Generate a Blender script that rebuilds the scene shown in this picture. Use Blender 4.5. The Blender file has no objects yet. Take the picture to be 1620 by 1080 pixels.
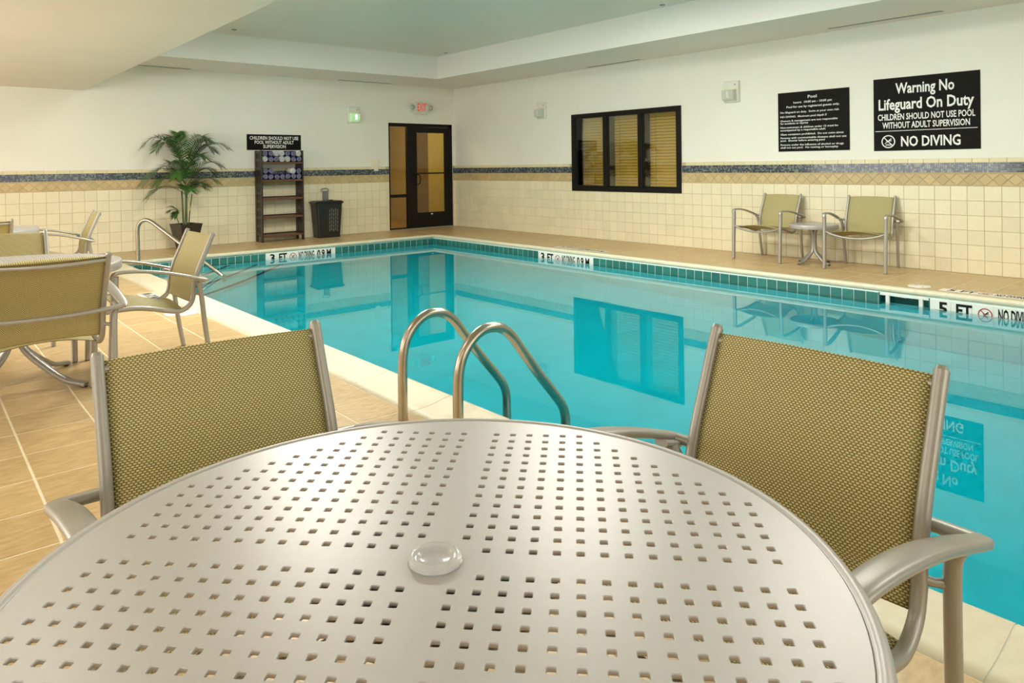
import bpy, bmesh, math, random
from mathutils import Vector, Matrix
random.seed(7)
R = math.radians
SC = bpy.context.scene
COL = SC.collection

# ------------------------------------------------------------------ camera
CAMH = 1.22
FPX, CX, CY, YAW, PITCH, ROLL = 1126.385, 799.93, 269.02, 0.70309, 0.00606, 0.01326
def cam_axes():
    f = Vector((math.sin(YAW) * math.cos(PITCH), math.cos(YAW) * math.cos(PITCH), -math.sin(PITCH)))
    r = Vector((math.cos(YAW), -math.sin(YAW), 0))
    d = f.cross(r)
    c, s = math.cos(ROLL), math.sin(ROLL)
    return (c * r + s * d), (-s * r + c * d), f
AR, AD, AF = cam_axes()
cam = bpy.data.cameras.new('camera')
cam.sensor_width = 36; cam.sensor_fit = 'HORIZONTAL'
cam.lens = FPX * 36 / 1620
cam.shift_x = (810 - CX) / 1620
cam.shift_y = (CY - 540) / 1620
cam.clip_start = 0.02; cam.clip_end = 100
camo = bpy.data.objects.new('camera', cam); COL.objects.link(camo)
camo.matrix_world = Matrix(((AR.x, -AD.x, -AF.x, 0), (AR.y, -AD.y, -AF.y, 0), (AR.z, -AD.z, -AF.z, CAMH), (0, 0, 0, 1)))
SC.camera = camo
def project(p):
    v = Vector(p) - Vector((0, 0, CAMH)); z = v.dot(AF)
    if z < 0.05: return None
    return CX + FPX * v.dot(AR) / z, CY + FPX * v.dot(AD) / z, z
def inframe(p, m=25):
    q = project(p)
    return q is not None and -m < q[0] < 1620 + m and -m < q[1] < 1080 + m

# ------------------------------------------------------------------ world, exposure, lights
W = bpy.data.worlds.new('world'); SC.world = W; W.use_nodes = True
W.node_tree.nodes['Background'].inputs[0].default_value = (0.9, 0.95, 1.0, 1)
W.node_tree.nodes['Background'].inputs[1].default_value = 0.3
SC.view_settings.view_transform = 'Standard'
SC.view_settings.look = 'None'
SC.view_settings.gamma = 1.0
SC.view_settings.use_curve_mapping = False
SC.view_settings.exposure = 0.1
try:
    SC.cycles.use_denoising = True
    SC.cycles.max_bounces = 12
    SC.cycles.diffuse_bounces = 5
    SC.cycles.adaptive_threshold = 0.02
    SC.cycles.glossy_bounces = 6
    SC.cycles.transmission_bounces = 10
    SC.cycles.transparent_max_bounces = 16
    SC.cycles.sample_clamp_indirect = 8
    SC.cycles.caustics_reflective = False
    SC.cycles.caustics_refractive = True
except Exception:
    pass
def area(name, loc, target, sx, sy, power, col):
    l = bpy.data.lights.new(name, 'AREA'); l.shape = 'RECTANGLE'; l.size = sx; l.size_y = sy
    l.energy = power; l.color = col
    o = bpy.data.objects.new(name, l); COL.objects.link(o)
    o.location = loc
    d = Vector(target) - Vector(loc)
    o.rotation_euler = d.to_track_quat('-Z', 'Y').to_euler()
    return o
WARM = (1.0, 0.97, 0.90); NEUT = (1.0, 0.985, 0.955)
# added area lights at the unseen walls for side light, no windows there
area('added_wall_light', (-2.9, 1.6, 1.45), (8, 1.6, 1.45), 4.2, 1.7, 38, NEUT)
area('added_wall_light', (-2.9, 7.6, 1.45), (8, 7.6, 1.45), 5.0, 1.7, 185, NEUT)
area('added_wall_light', (2.5, -3.4, 1.5), (2.5, 8, 1.5), 5.0, 1.8, 58, NEUT)
# added area lights, out of view, over the pool and over the tables
ADDED_TRAY_LIGHTS = [(4.9, -0.4, 45), (4.9, 2.2, 52), (3.1, 6.7, 165), (4.9, 4.8, 105)]
for x, y, p in ADDED_TRAY_LIGHTS:
    area('added_panel_light', (x, y, 3.165), (x, y, 0), 1.1, 1.1, p, WARM)
ADDED_LOW_LIGHTS = [(0.3, 3.4), (-0.9, 0.9), (0.5, -1.6)]
for x, y in ADDED_LOW_LIGHTS:
    area('added_panel_light', (x, y, 2.355), (x, y, 0), 0.55, 1.1, 6, WARM)

# ------------------------------------------------------------------ materials
def nmat(name):
    m = bpy.data.materials.new(name); m.use_nodes = True
    nt = m.node_tree
    return m, nt, nt.nodes['Principled BSDF']
def setin(b, k, v):
    if k in b.inputs: b.inputs[k].default_value = v
MATS = {}
def mat(name, col, rough=0.5, metal=0.0, var=0.0, scale=8.0, bump=0.0, stretch=(1, 1, 1), col2=None, rnd=0.0, island=0.0,
        emit=None, estr=0.0, spec=0.5, bscale=None, coat=0.0, detail=4):
    """procedural material: noise between col and col2, per-object or per-piece value shift, fine bump"""
    m, nt, b = nmat(name); N, L = nt.nodes, nt.links
    c = (*col, 1)
    setin(b, 'Roughness', rough); setin(b, 'Metallic', metal); setin(b, 'Specular IOR Level', spec); setin(b, 'Coat Weight', coat)
    tc = N.new('ShaderNodeTexCoord'); mp = N.new('ShaderNodeMapping'); mp.inputs['Scale'].default_value = stretch
    L.new(tc.outputs['Object'], mp.inputs['Vector'])
    out = None
    if col2 or var:
        nz = N.new('ShaderNodeTexNoise'); nz.inputs['Scale'].default_value = scale; nz.inputs['Detail'].default_value = detail
        vec = mp.outputs['Vector']
        if rnd:
            oi0 = N.new('ShaderNodeObjectInfo'); ad = N.new('ShaderNodeVectorMath'); ad.operation = 'MULTIPLY_ADD'
            ad.inputs[1].default_value = (37, 53, 11)
            cb0 = N.new('ShaderNodeCombineXYZ')
            for i in range(3): L.new(oi0.outputs['Random'], cb0.inputs[i])
            L.new(cb0.outputs[0], ad.inputs[0]); L.new(vec, ad.inputs[2]); vec = ad.outputs[0]
        L.new(vec, nz.inputs['Vector'])
        cr = N.new('ShaderNodeValToRGB')
        c2 = col2 if col2 else tuple(max(0, v * (1 - var)) for v in col)
        cr.color_ramp.elements[0].color = (*c2, 1); cr.color_ramp.elements[1].color = c
        cr.color_ramp.elements[0].position = 0.32; cr.color_ramp.elements[1].position = 0.68
        L.new(nz.outputs['Fac'], cr.inputs['Fac']); out = cr.outputs['Color']
    if rnd or island:
        if rnd:
            oi = N.new('ShaderNodeObjectInfo'); src = oi.outputs['Random']; amt = rnd
        else:
            g = N.new('ShaderNodeNewGeometry'); src = g.outputs['Random Per Island']; amt = island
        mr = N.new('ShaderNodeMapRange'); mr.inputs['To Min'].default_value = 1 - amt; mr.inputs['To Max'].default_value = 1 + amt * 0.5
        L.new(src, mr.inputs['Value'])
        hs = N.new('ShaderNodeHueSaturation'); hs.inputs['Color'].default_value = c
        if out: L.new(out, hs.inputs['Color'])
        L.new(mr.outputs['Result'], hs.inputs['Value']); out = hs.outputs['Color']
    if out: L.new(out, b.inputs['Base Color'])
    else: b.inputs['Base Color'].default_value = c
    if bump:
        bz = N.new('ShaderNodeTexNoise'); bz.inputs['Scale'].default_value = bscale or scale * 6; bz.inputs['Detail'].default_value = 3
        L.new(mp.outputs['Vector'], bz.inputs['Vector'])
        bp = N.new('ShaderNodeBump'); bp.inputs['Strength'].default_value = bump; bp.inputs['Distance'].default_value = 0.01
        L.new(bz.outputs['Fac'], bp.inputs['Height']); L.new(bp.outputs['Normal'], b.inputs['Normal'])
    if emit:
        setin(b, 'Emission Color', (*emit, 1)); setin(b, 'Emission Strength', estr)
    MATS[name] = m
    return m
mat('plaster', (0.86, 0.845, 0.745), 0.55, var=0.04, scale=1.2, bump=0.03, bscale=90)
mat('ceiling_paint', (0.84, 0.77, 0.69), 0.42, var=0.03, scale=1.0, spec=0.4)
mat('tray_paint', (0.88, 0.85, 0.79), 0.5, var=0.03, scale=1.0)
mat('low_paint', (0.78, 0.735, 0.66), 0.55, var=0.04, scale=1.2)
mat('grout', (0.56, 0.46, 0.27), 0.9, var=0.2, scale=20)
mat('tile', (0.83, 0.755, 0.53), 0.28, var=0.05, scale=5, rnd=0.05)
mat('tile_mass', (0.83, 0.755, 0.53), 0.28, var=0.05, scale=5, island=0.05)
mat('cap_tile', (0.78, 0.70, 0.44), 0.3, var=0.08, scale=5, rnd=0.05)
mat('tan_stone', (0.64, 0.50, 0.26), 0.45, col2=(0.54, 0.41, 0.19), scale=14, rnd=0.14, bump=0.04)
mat('floor_tile', (0.61, 0.435, 0.215), 0.34, col2=(0.47, 0.315, 0.135), scale=5.0, stretch=(1.0, 3.0, 1), rnd=0.07, bump=0.05, bscale=24, detail=8)
mat('floor_tile_mass', (0.61, 0.435, 0.215), 0.34, col2=(0.47, 0.315, 0.135), scale=5.0, stretch=(1.0, 3.0, 1), island=0.07, bump=0.05, bscale=24, detail=8)
mat('floor_grout', (0.84, 0.72, 0.48), 0.85, var=0.15, scale=30)
mat('coping', (0.72, 0.66, 0.48), 0.5, col2=(0.67, 0.60, 0.42), scale=25, rnd=0.03, bump=0.04, bscale=160, detail=8)
mat('pool_plaster', (0.34, 0.74, 0.77), 0.8, var=0.08, scale=3)
mat('step_line', (0.012, 0.02, 0.03), 0.4)
mat('teal_tile', (0.035, 0.20, 0.165), 0.3, spec=0.3, var=0.3, scale=20, rnd=0.25)
mat('white_tile', (0.82, 0.81, 0.72), 0.3, var=0.05, scale=8)
mat('white_grout', (0.80, 0.80, 0.74), 0.8, var=0.05, scale=20)
mat('mosaic_grout', (0.30, 0.31, 0.26), 0.8, var=0.05, scale=20)
mat('ink', (0.008, 0.008, 0.010), 0.6, spec=0.2)
mat('ink_red', (0.40, 0.015, 0.02), 0.5)
mat('aluminium', (0.40, 0.38, 0.335), 0.38, metal=0.45, var=0.04, scale=40)
mat('table_paint', (0.50, 0.48, 0.455), 0.36, metal=0.25, var=0.03, scale=60, bump=0.02, bscale=400)
mat('dark_cap', (0.02, 0.02, 0.02), 0.5)
mat('steel', (0.47, 0.42, 0.33), 0.26, metal=1.0, var=0.12, scale=10, bump=0.015, bscale=60)
mat('black_frame', (0.009, 0.008, 0.006), 0.4, spec=0.2, var=0.2, scale=20)
mat('black_sign', (0.008, 0.008, 0.006), 0.6, spec=0.12, var=0.15, scale=6)
mat('sign_white', (0.86, 0.86, 0.82), 0.5)
mat('white_plastic', (0.78, 0.77, 0.68), 0.4, var=0.04, scale=10)
mat('rack_wood', (0.030, 0.018, 0.012), 0.4, col2=(0.018, 0.011, 0.008), scale=20, stretch=(1, 1, 8))
mat('shelf_wood', (0.16, 0.065, 0.028), 0.38, col2=(0.10, 0.04, 0.018), scale=18, stretch=(1, 8, 8))
mat('towel_navy', (0.012, 0.014, 0.13), 0.95, var=0.3, scale=60, bump=0.4, bscale=260)
mat('towel_white', (0.75, 0.75, 0.72), 0.95, var=0.08, scale=60, bump=0.4, bscale=260)
mat('hamper', (0.010, 0.011, 0.010), 0.38, var=0.3, scale=30)
mat('pot', (0.035, 0.024, 0.017), 0.35, var=0.25, scale=10)
mat('soil', (0.03, 0.02, 0.012), 0.95, var=0.4, scale=50, bump=0.5)
mat('leaf', (0.06, 0.16, 0.026), 0.45, col2=(0.02, 0.07, 0.015), scale=9, rnd=0.2)
mat('stalk', (0.10, 0.15, 0.045), 0.55, col2=(0.06, 0.09, 0.03), scale=14)
mat('bud', (0.55, 0.50, 0.20), 0.6, var=0.2, scale=30)
mat('grey_plastic', (0.20, 0.20, 0.18), 0.45, var=0.1, scale=20)
mat('exit_body', (0.74, 0.73, 0.64), 0.45, var=0.05, scale=10)
mat('exit_red', (0.8, 0.05, 0.04), 0.5, emit=(1.0, 0.05, 0.04), estr=0.35)
mat('strobe_lens', (0.62, 0.64, 0.56), 0.12, var=0.1, scale=40, coat=0.5)
mat('strobe_lit', (0.55, 0.85, 0.50), 0.12, emit=(0.55, 1.0, 0.50), estr=0.25, coat=0.5)
mat('strobe_bulb', (0.9, 1, 0.85), 0.2, emit=(0.8, 1.0, 0.75), estr=2.0)
mat('slat', (0.80, 0.53, 0.13), 0.3, var=0.12, scale=8, stretch=(6, 1, 6))
mat('hall_wall', (0.55, 0.42, 0.13), 0.6, var=0.08, scale=3)
mat('hall_panel', (0.62, 0.52, 0.17), 0.6, var=0.08, scale=3)
mat('hall_dark', (0.22, 0.14, 0.07), 0.6, var=0.08, scale=3)
mat('hall_floor', (0.40, 0.26, 0.10), 0.5, var=0.2, scale=6)
mat('diffuser', (0.85, 0.84, 0.78), 0.5, emit=(1.0, 0.95, 0.82), estr=1.5)
mat('vent_dark', (0.10, 0.10, 0.085), 0.7)

def weave_mat(name, pw, ph):
    """open basket weave from the sling's own uv in metres: staggered short yarns, dark holes between"""
    m, nt, b = nmat(name); N, L = nt.nodes, nt.links
    def M(op, a, c=None, d=None):
        n = N.new('ShaderNodeMath'); n.operation = op
        for i, v in enumerate((a, c, d)):
            if v is None: continue
            if isinstance(v, (int, float)): n.inputs[i].default_value = v
            else: L.new(v, n.inputs[i])
        return n.outputs[0]
    uv = N.new('ShaderNodeUVMap'); sp = N.new('ShaderNodeSeparateXYZ')
    nz = N.new('ShaderNodeTexNoise'); nz.inputs['Scale'].default_value = 220; nz.inputs['Detail'].default_value = 2; L.new(uv.outputs['UV'], nz.inputs['Vector'])
    L.new(uv.outputs['UV'], sp.inputs[0])
    x = M('DIVIDE', sp.outputs['X'], pw); y = M('DIVIDE', sp.outputs['Y'], ph)
    row = M('FLOOR', y); par = M('FLOORED_MODULO', row, 2.0)
    x2 = M('MULTIPLY_ADD', par, 0.5, x); x2 = M('MULTIPLY_ADD', nz.outputs['Fac'], 0.22, x2)
    fx = M('MULTIPLY_ADD', M('COSINE', M('MULTIPLY', x2, 6.28318)), 0.5, 0.5)
    fy = M('MULTIPLY_ADD', M('COSINE', M('MULTIPLY', y, 6.28318)), -0.5, 0.5)
    val = M('MULTIPLY', M('POWER', fx, 0.6), M('POWER', fy, 0.5))
    val = M('MULTIPLY', val, M('MULTIPLY_ADD', nz.outputs['Fac'], 0.5, 0.75))
    cr_ = N.new('ShaderNodeValToRGB'); e = cr_.color_ramp.elements
    e[0].position = 0.03; e[0].color = (0.12, 0.092, 0.022, 1); e[1].position = 0.26; e[1].color = (0.40, 0.33, 0.11, 1)
    q = e.new(0.60); q.color = (0.58, 0.50, 0.20, 1); q = e.new(0.92); q.color = (0.82, 0.76, 0.46, 1)
    L.new(val, cr_.inputs['Fac']); L.new(cr_.outputs['Color'], b.inputs['Base Color'])
    bp = N.new('ShaderNodeBump'); bp.inputs['Strength'].default_value = 0.6; bp.inputs['Distance'].default_value = 0.002
    L.new(val, bp.inputs['Height']); L.new(bp.outputs['Normal'], b.inputs['Normal'])
    setin(b, 'Roughness', 0.55)
    MATS[name] = m
weave_mat('sling', 0.0090, 0.0050)

def glass_mat(name, tint, refl=0.5):
    m, nt, b = nmat(name); N, L = nt.nodes, nt.links
    N.remove(b)
    t = N.new('ShaderNodeBsdfTransparent'); t.inputs[0].default_value = (*tint, 1)
    g = N.new('ShaderNodeBsdfGlossy'); g.inputs['Roughness'].default_value = 0.01; g.inputs[0].default_value = (0.9, 0.9, 0.9, 1)
    fr = N.new('ShaderNodeFresnel'); fr.inputs['IOR'].default_value = 1.45
    mx = N.new('ShaderNodeMixShader'); L.new(fr.outputs[0], mx.inputs[0]); L.new(t.outputs[0], mx.inputs[1]); L.new(g.outputs[0], mx.inputs[2])
    L.new(mx.outputs[0], N['Material Output'].inputs['Surface'])
    MATS[name] = m
glass_mat('pane_glass', (0.92, 0.92, 0.82))
def water_mat():
    m, nt, b = nmat('water'); N, L = nt.nodes, nt.links
    setin(b, 'Base Color', (1, 1, 1, 1)); setin(b, 'Roughness', 0.0); setin(b, 'IOR', 1.333); setin(b, 'Transmission Weight', 1.0)
    tc = N.new('ShaderNodeTexCoord')
    nz = N.new('ShaderNodeTexNoise'); nz.inputs['Scale'].default_value = 1.3; nz.inputs['Detail'].default_value = 1
    L.new(tc.outputs['Object'], nz.inputs['Vector'])
    bp = N.new('ShaderNodeBump'); bp.inputs['Strength'].default_value = 0.03; bp.inputs['Distance'].default_value = 0.02
    L.new(nz.outputs['Fac'], bp.inputs['Height']); L.new(bp.outputs['Normal'], b.inputs['Normal'])
    va = N.new('ShaderNodeVolumeAbsorption'); va.inputs['Color'].default_value = (0.0, 0.955, 0.98, 1); va.inputs['Density'].default_value = 1.7
    L.new(va.outputs[0], N['Material Output'].inputs['Volume'])
    MATS['water'] = m
water_mat()
def clear_mat():
    m, nt, b = nmat('clear_plastic')
    setin(b, 'Base Color', (0.97, 0.97, 0.96, 1)); setin(b, 'Roughness', 0.14); setin(b, 'IOR', 1.4); setin(b, 'Transmission Weight', 0.6)
    MATS['clear_plastic'] = m
clear_mat()
def mosaic_mat():
    m, nt, b = nmat('mosaic'); N, L = nt.nodes, nt.links
    g = N.new('ShaderNodeNewGeometry'); cr = N.new('ShaderNodeValToRGB'); cr.color_ramp.interpolation = 'CONSTANT'
    cols = [(0.012, 0.014, 0.06), (0.10, 0.15, 0.14), (0.02, 0.03, 0.05), (0.16, 0.20, 0.17), (0.04, 0.05, 0.14), (0.08, 0.11, 0.12), (0.22, 0.26, 0.22)]
    e = cr.color_ramp.elements
    e[0].position = 0; e[0].color = (*cols[0], 1); e[1].position = 0.22; e[1].color = (*cols[1], 1)
    for i, c in enumerate(cols[2:]):
        x = e.new(0.36 + i * 0.13); x.color = (*c, 1)
    L.new(g.outputs['Random Per Island'], cr.inputs['Fac']); L.new(cr.outputs['Color'], b.inputs['Base Color'])
    setin(b, 'Roughness', 0.12)
    MATS['mosaic'] = m
mosaic_mat()

# ------------------------------------------------------------------ mesh helpers
class MB:
    def __init__(s): s.v = []; s.f = []; s.uv = None; s.smooth = []
    def add(s, vs, fs, smooth=False):
        o = len(s.v); s.v += [tuple(x) for x in vs]
        for f in fs: s.f.append(tuple(i + o for i in f)); s.smooth.append(smooth)
        return s
    def box(s, lo, hi):
        a, b, c = lo; d, e, f = hi
        return s.add([(a, b, c), (d, b, c), (d, e, c), (a, e, c), (a, b, f), (d, b, f), (d, e, f), (a, e, f)],
                     [(0, 3, 2, 1), (4, 5, 6, 7), (0, 1, 5, 4), (1, 2, 6, 5), (2, 3, 7, 6), (3, 0, 4, 7)])
    def cbox(s, lo, hi, ch):
        """box with chamfered edges"""
        c = [(lo[i] + hi[i]) / 2 for i in range(3)]; h = [(hi[i] - lo[i]) / 2 for i in range(3)]
        bm = bmesh.new(); bmesh.ops.create_cube(bm, size=2)
        for v in bm.verts: v.co = Vector((v.co.x * h[0] + c[0], v.co.y * h[1] + c[1], v.co.z * h[2] + c[2]))
        bmesh.ops.bevel(bm, geom=bm.edges[:], offset=min(ch, min(h) * 0.9), segments=2, affect='EDGES', profile=0.5)
        return s.frombm(bm)
    def frombm(s, bm, smooth=False):
        bm.verts.ensure_lookup_table(); bm.verts.index_update()
        s.add([v.co[:] for v in bm.verts], [[v.index for v in f.verts] for f in bm.faces], smooth); bm.free(); return s
    def prism(s, poly, lo, hi, axis=2):
        """extrude a 2-d polygon along an axis"""
        n = len(poly)
        def P(p, w):
            if axis == 2: return (p[0], p[1], w)
            if axis == 1: return (p[0], w, p[1])
            return (w, p[0], p[1])
        vs = [P(p, lo) for p in poly] + [P(p, hi) for p in poly]
        fs = [tuple(range(n))[::-1], tuple(range(n, 2 * n))] + [(i, (i + 1) % n, n + (i + 1) % n, n + i) for i in range(n)]
        return s.add(vs, fs)
    def lathe(s, prof, n=32, c=(0, 0), closed=False, smooth=True):
        m = len(prof); vs = []; fs = []
        for k in range(n):
            a = 2 * math.pi * k / n
            vs += [(c[0] + r * math.cos(a), c[1] + r * math.sin(a), z) for r, z in prof]
        for k in range(n):
            k2 = (k + 1) % n
            for i in range(m if closed else m - 1):
                j = (i + 1) % m
                fs.append((k * m + i, k2 * m + i, k2 * m + j, k * m + j))
        return s.add(vs, fs, smooth)
    def sweep(s, path, w, h, nrm, n=10, power=2.0, taper=None):
        """sweep a rounded section along a path; w along the constant normal nrm, h across"""
        P = [Vector(p) for p in path]; nrm = Vector(nrm).normalized(); m = len(P); vs = []; fs = []
        for i, p in enumerate(P):
            t = (P[min(i + 1, m - 1)] - P[max(i - 1, 0)]).normalized()
            nn = (nrm - t * nrm.dot(t)); nn = nn.normalized() if nn.length > 1e-6 else nrm
            b = t.cross(nn)
            k = taper(i / (m - 1)) if taper else (1, 1)
            for j in range(n):
                a = 2 * math.pi * j / n; ca, sa = math.cos(a), math.sin(a)
                e = 2 / power
                x = math.copysign(abs(ca) ** e, ca); y = math.copysign(abs(sa) ** e, sa)
                vs.append(p + nn * (x * w / 2 * k[0]) + b * (y * h / 2 * k[1]))
        for i in range(m - 1):
            for j in range(n):
                j2 = (j + 1) % n
                fs.append((i * n + j, i * n + j2, (i + 1) * n + j2, (i + 1) * n + j))
        o = len(s.v); s.add(vs, fs, True)
        s.add(vs[:n], [tuple(range(n))[::-1]]); s.add(vs[-n:], [tuple(range(n))])
        return s
    def mesh(s, name):
        me = bpy.data.meshes.new(name); me.from_pydata(s.v, [], s.f)
        if any(s.smooth): me.polygons.foreach_set('use_smooth', s.smooth)
        bm = bmesh.new(); bm.from_mesh(me); bmesh.ops.recalc_face_normals(bm, faces=bm.faces[:]); bm.to_mesh(me); bm.free()
        return me
    def build(s, name, m, parent=None, label=None):
        return link(name, s.mesh(name), m, parent, label)
def link(name, me, m, parent=None, label=None):
    if m is not None and not me.materials: me.materials.append(MATS[m] if isinstance(m, str) else m)
    o = bpy.data.objects.new(name, me); COL.objects.link(o)
    if parent: o.parent = parent
    if label: o['label'] = label
    return o
def tag(o, label, cat, group=None, kind=None):
    o['label'] = label
    if cat: o['category'] = cat
    if group: o['group'] = group
    if kind: o['kind'] = kind
    return o
def thing(name, label, cat, loc=(0, 0, 0), rz=0.0, group=None, kind=None):
    o = bpy.data.objects.new(name, None); COL.objects.link(o)
    o.empty_display_size = 0.1
    o.location = loc; o.rotation_euler = (0, 0, rz)
    return tag(o, label, cat, group, kind)
def copy_tree(o, parent=None):
    c = o.copy(); COL.objects.link(c); c.parent = parent
    for ch in list(o.children): copy_tree(ch, c)
    return c
def cr(pts, m=6):
    """Catmull-Rom through points"""
    P = [Vector(p) for p in pts]; out = []
    for i in range(len(P) - 1):
        p0 = P[i - 1] if i else P[0] * 2 - P[1]; p1 = P[i]; p2 = P[i + 1]; p3 = P[i + 2] if i + 2 < len(P) else P[-1] * 2 - P[-2]
        for k in range(m):
            t = k / m
            out.append(0.5 * ((2 * p1) + (p2 - p0) * t + (2 * p0 - 5 * p1 + 4 * p2 - p3) * t * t + (3 * p1 - p0 - 3 * p2 + p3) * t ** 3))
    out.append(P[-1]); return out
DG = None
def curve_mesh(cu, name):
    global DG
    o = bpy.data.objects.new('tmp', cu); COL.objects.link(o)
    DG = bpy.context.evaluated_depsgraph_get(); DG.update()
    me = bpy.data.meshes.new_from_object(o.evaluated_get(DG)); me.name = name
    me.materials.clear()
    bpy.data.objects.remove(o); bpy.data.curves.remove(cu)
    return me
def plate_mesh(name, outer, holes, depth, bevel=0.0):
    """flat plate with holes: filled 2-d curve, extruded; spans -depth..0 in z"""
    cu = bpy.data.curves.new(name, 'CURVE'); cu.dimensions = '2D'; cu.fill_mode = 'BOTH'
    cu.extrude = depth / 2 - bevel; cu.bevel_depth = bevel; cu.bevel_resolution = 1 if bevel else 0; cu.resolution_u = 1
    for poly in [outer] + holes:
        sp = cu.splines.new('POLY'); sp.points.add(len(poly) - 1); sp.use_cyclic_u = True
        for p, q in zip(sp.points, poly): p.co = (q[0], q[1], 0, 1)
    me = curve_mesh(cu, name)
    for v in me.vertices: v.co.z -= depth / 2
    return me
def text_mesh(body, height, width=None, bold=0.0, align='CENTER', depth=0.001):
    """lettering in its own x-y plane; height = capital height; optional fitted width"""
    cu = bpy.data.curves.new('lettering', 'FONT'); cu.body = body; cu.size = 1.0; cu.align_x = 'LEFT'
    cu.offset = bold; cu.resolution_u = 2; cu.fill_mode = 'BOTH'
    me = curve_mesh(cu, 'lettering')
    xs = [v.co.x for v in me.vertices]; x0, x1 = min(xs), max(xs)
    s = height / 0.70
    sx = s if width is None else width / (x1 - x0)
    off = {'CENTER': (x0 + x1) / 2, 'LEFT': x0}[align]
    for v in me.vertices: v.co = Vector(((v.co.x - off) * sx, v.co.y * s, 0))
    return me
def frame_matrix(origin, right, up):
    r, u = Vector(right).normalized(), Vector(up).normalized(); n = r.cross(u)
    return Matrix(((r.x, u.x, n.x, origin[0]), (r.y, u.y, n.y, origin[1]), (r.z, u.z, n.z, origin[2]), (0, 0, 0, 1)))
def put_text(body, height, pos, parent, m, width=None, bold=0.0, align='CENTER', name='lettering', z=0.0012):
    me = text_mesh(body, height, width, bold, align)
    o = link(name, me, m, parent); o.location = (pos[0], pos[1], z); return o
def ring_mesh(r0, r1, n=40):
    vs = []; fs = []
    for k in range(n):
        a = 2 * math.pi * k / n
        vs += [(r0 * math.cos(a), r0 * math.sin(a), 0), (r1 * math.cos(a), r1 * math.sin(a), 0)]
    for k in range(n): j = (k + 1) % n; fs.append((2 * k, 2 * k + 1, 2 * j + 1, 2 * j))
    me = bpy.data.meshes.new('ring'); me.from_pydata(vs, [], fs); return me
def no_diving(parent, pos, rad, m_ring, m_fig, z=0.0012):
    """ring with a slash over a diving swimmer above waves"""
    o = link('no_diving_ring', ring_mesh(rad * 0.84, rad), m_ring, parent); o.location = (pos[0], pos[1], z)
    b = MB()
    def bar(x0, y0, x1, y1, t):
        d = Vector((x1 - x0, y1 - y0)).normalized(); p = Vector((-d.y, d.x)) * t / 2
        b.add([(x0 + p.x, y0 + p.y, 0), (x0 - p.x, y0 - p.y, 0), (x1 - p.x, y1 - p.y, 0), (x1 + p.x, y1 + p.y, 0)], [(0, 1, 2, 3)])
    bar(-0.62 * rad, 0.62 * rad, 0.62 * rad, -0.62 * rad, 0.13 * rad)
    o = b.build('no_diving_slash', m_ring, parent); o.location = (pos[0], pos[1], z * 1.25)
    b = MB()
    bar(0.45 * rad, 0.45 * rad, -0.05 * rad, 0.0, 0.16 * rad); bar(-0.05 * rad, 0.0, -0.5 * rad, -0.28 * rad, 0.09 * rad)
    bar(-0.05 * rad, 0.02 * rad, -0.35 * rad, 0.12 * rad, 0.08 * rad); bar(0.05 * rad, 0.1 * rad, 0.5 * rad, 0.1 * rad, 0.1 * rad)
    for yy in (-0.42, -0.58):
        bar(-0.4 * rad, yy * rad, 0.42 * rad, yy * rad, 0.07 * rad)
    o = b.build('diver_symbol', m_fig, parent); o.location = (pos[0], pos[1], z * 1.1)

# ------------------------------------------------------------------ dimensions of the place
XR, YB = 8.711, 11.898            # inner faces of the right and back wall
XL, YF = -3.0, -3.5               # unseen walls
Z_SOF, Z_TRAY, Z_LOW = 2.811, 3.213, 2.403
PX0, PX1, PY0, PY1 = 2.205, 7.12, -2.2, 10.40     # pool basin faces
LIPX0, LIPX1, LIPY1 = 2.185, 7.10, 10.38
CO = 0.275                         # coping width
CPX0, CPX1, CPY1 = LIPX0 - CO, LIPX1 + CO + 0.01, LIPY1 + CO - 0.005
ZW = -0.125                        # water level
PIT = 0.158
WALLT = 0.15
DX0, DX1, DZ = 7.143, 8.648, 2.079           # door opening on the back wall
WY0, WY1, WZ0, WZ1 = 6.285, 8.512, 0.782, 2.071   # window opening in the right wall

# ------------------------------------------------------------------ walls
b = MB()
b.box((XL, YB, 0), (DX0, YB + WALLT, Z_TRAY + 0.1)); b.box((DX1, YB, 0), (XR + WALLT, YB + WALLT, Z_TRAY + 0.1)); b.box((DX0, YB, DZ), (DX1, YB + WALLT, Z_TRAY + 0.1))
wall_back = tag(b.build('wall_back', 'plaster'), 'cream painted end wall with tiled wainscot and glass door', 'wall', kind='structure')
b = MB()
b.box((XR, YF, 0), (XR + WALLT, WY0, Z_TRAY + 0.1)); b.box((XR, WY1, 0), (XR + WALLT, YB, Z_TRAY + 0.1))
b.box((XR, WY0, 0), (XR + WALLT, WY1, WZ0)); b.box((XR, WY0, WZ1), (XR + WALLT, WY1, Z_TRAY + 0.1))
wall_right = tag(b.build('wall_right', 'plaster'), 'cream painted long wall with tiled wainscot and black window', 'wall', kind='structure')
b = MB(); b.box((XL - WALLT, YF, 0), (XL, YB, Z_TRAY + 0.1))
tag(b.build('wall_left', 'plaster'), 'plain cream wall opposite the black window', 'wall', kind='structure')
b = MB(); b.box((XL - WALLT, YF - WALLT, 0), (XR + WALLT, YF, Z_TRAY + 0.1))
tag(b.build('wall_front', 'plaster'), 'plain cream wall opposite the glass door', 'wall', kind='structure')

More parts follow.
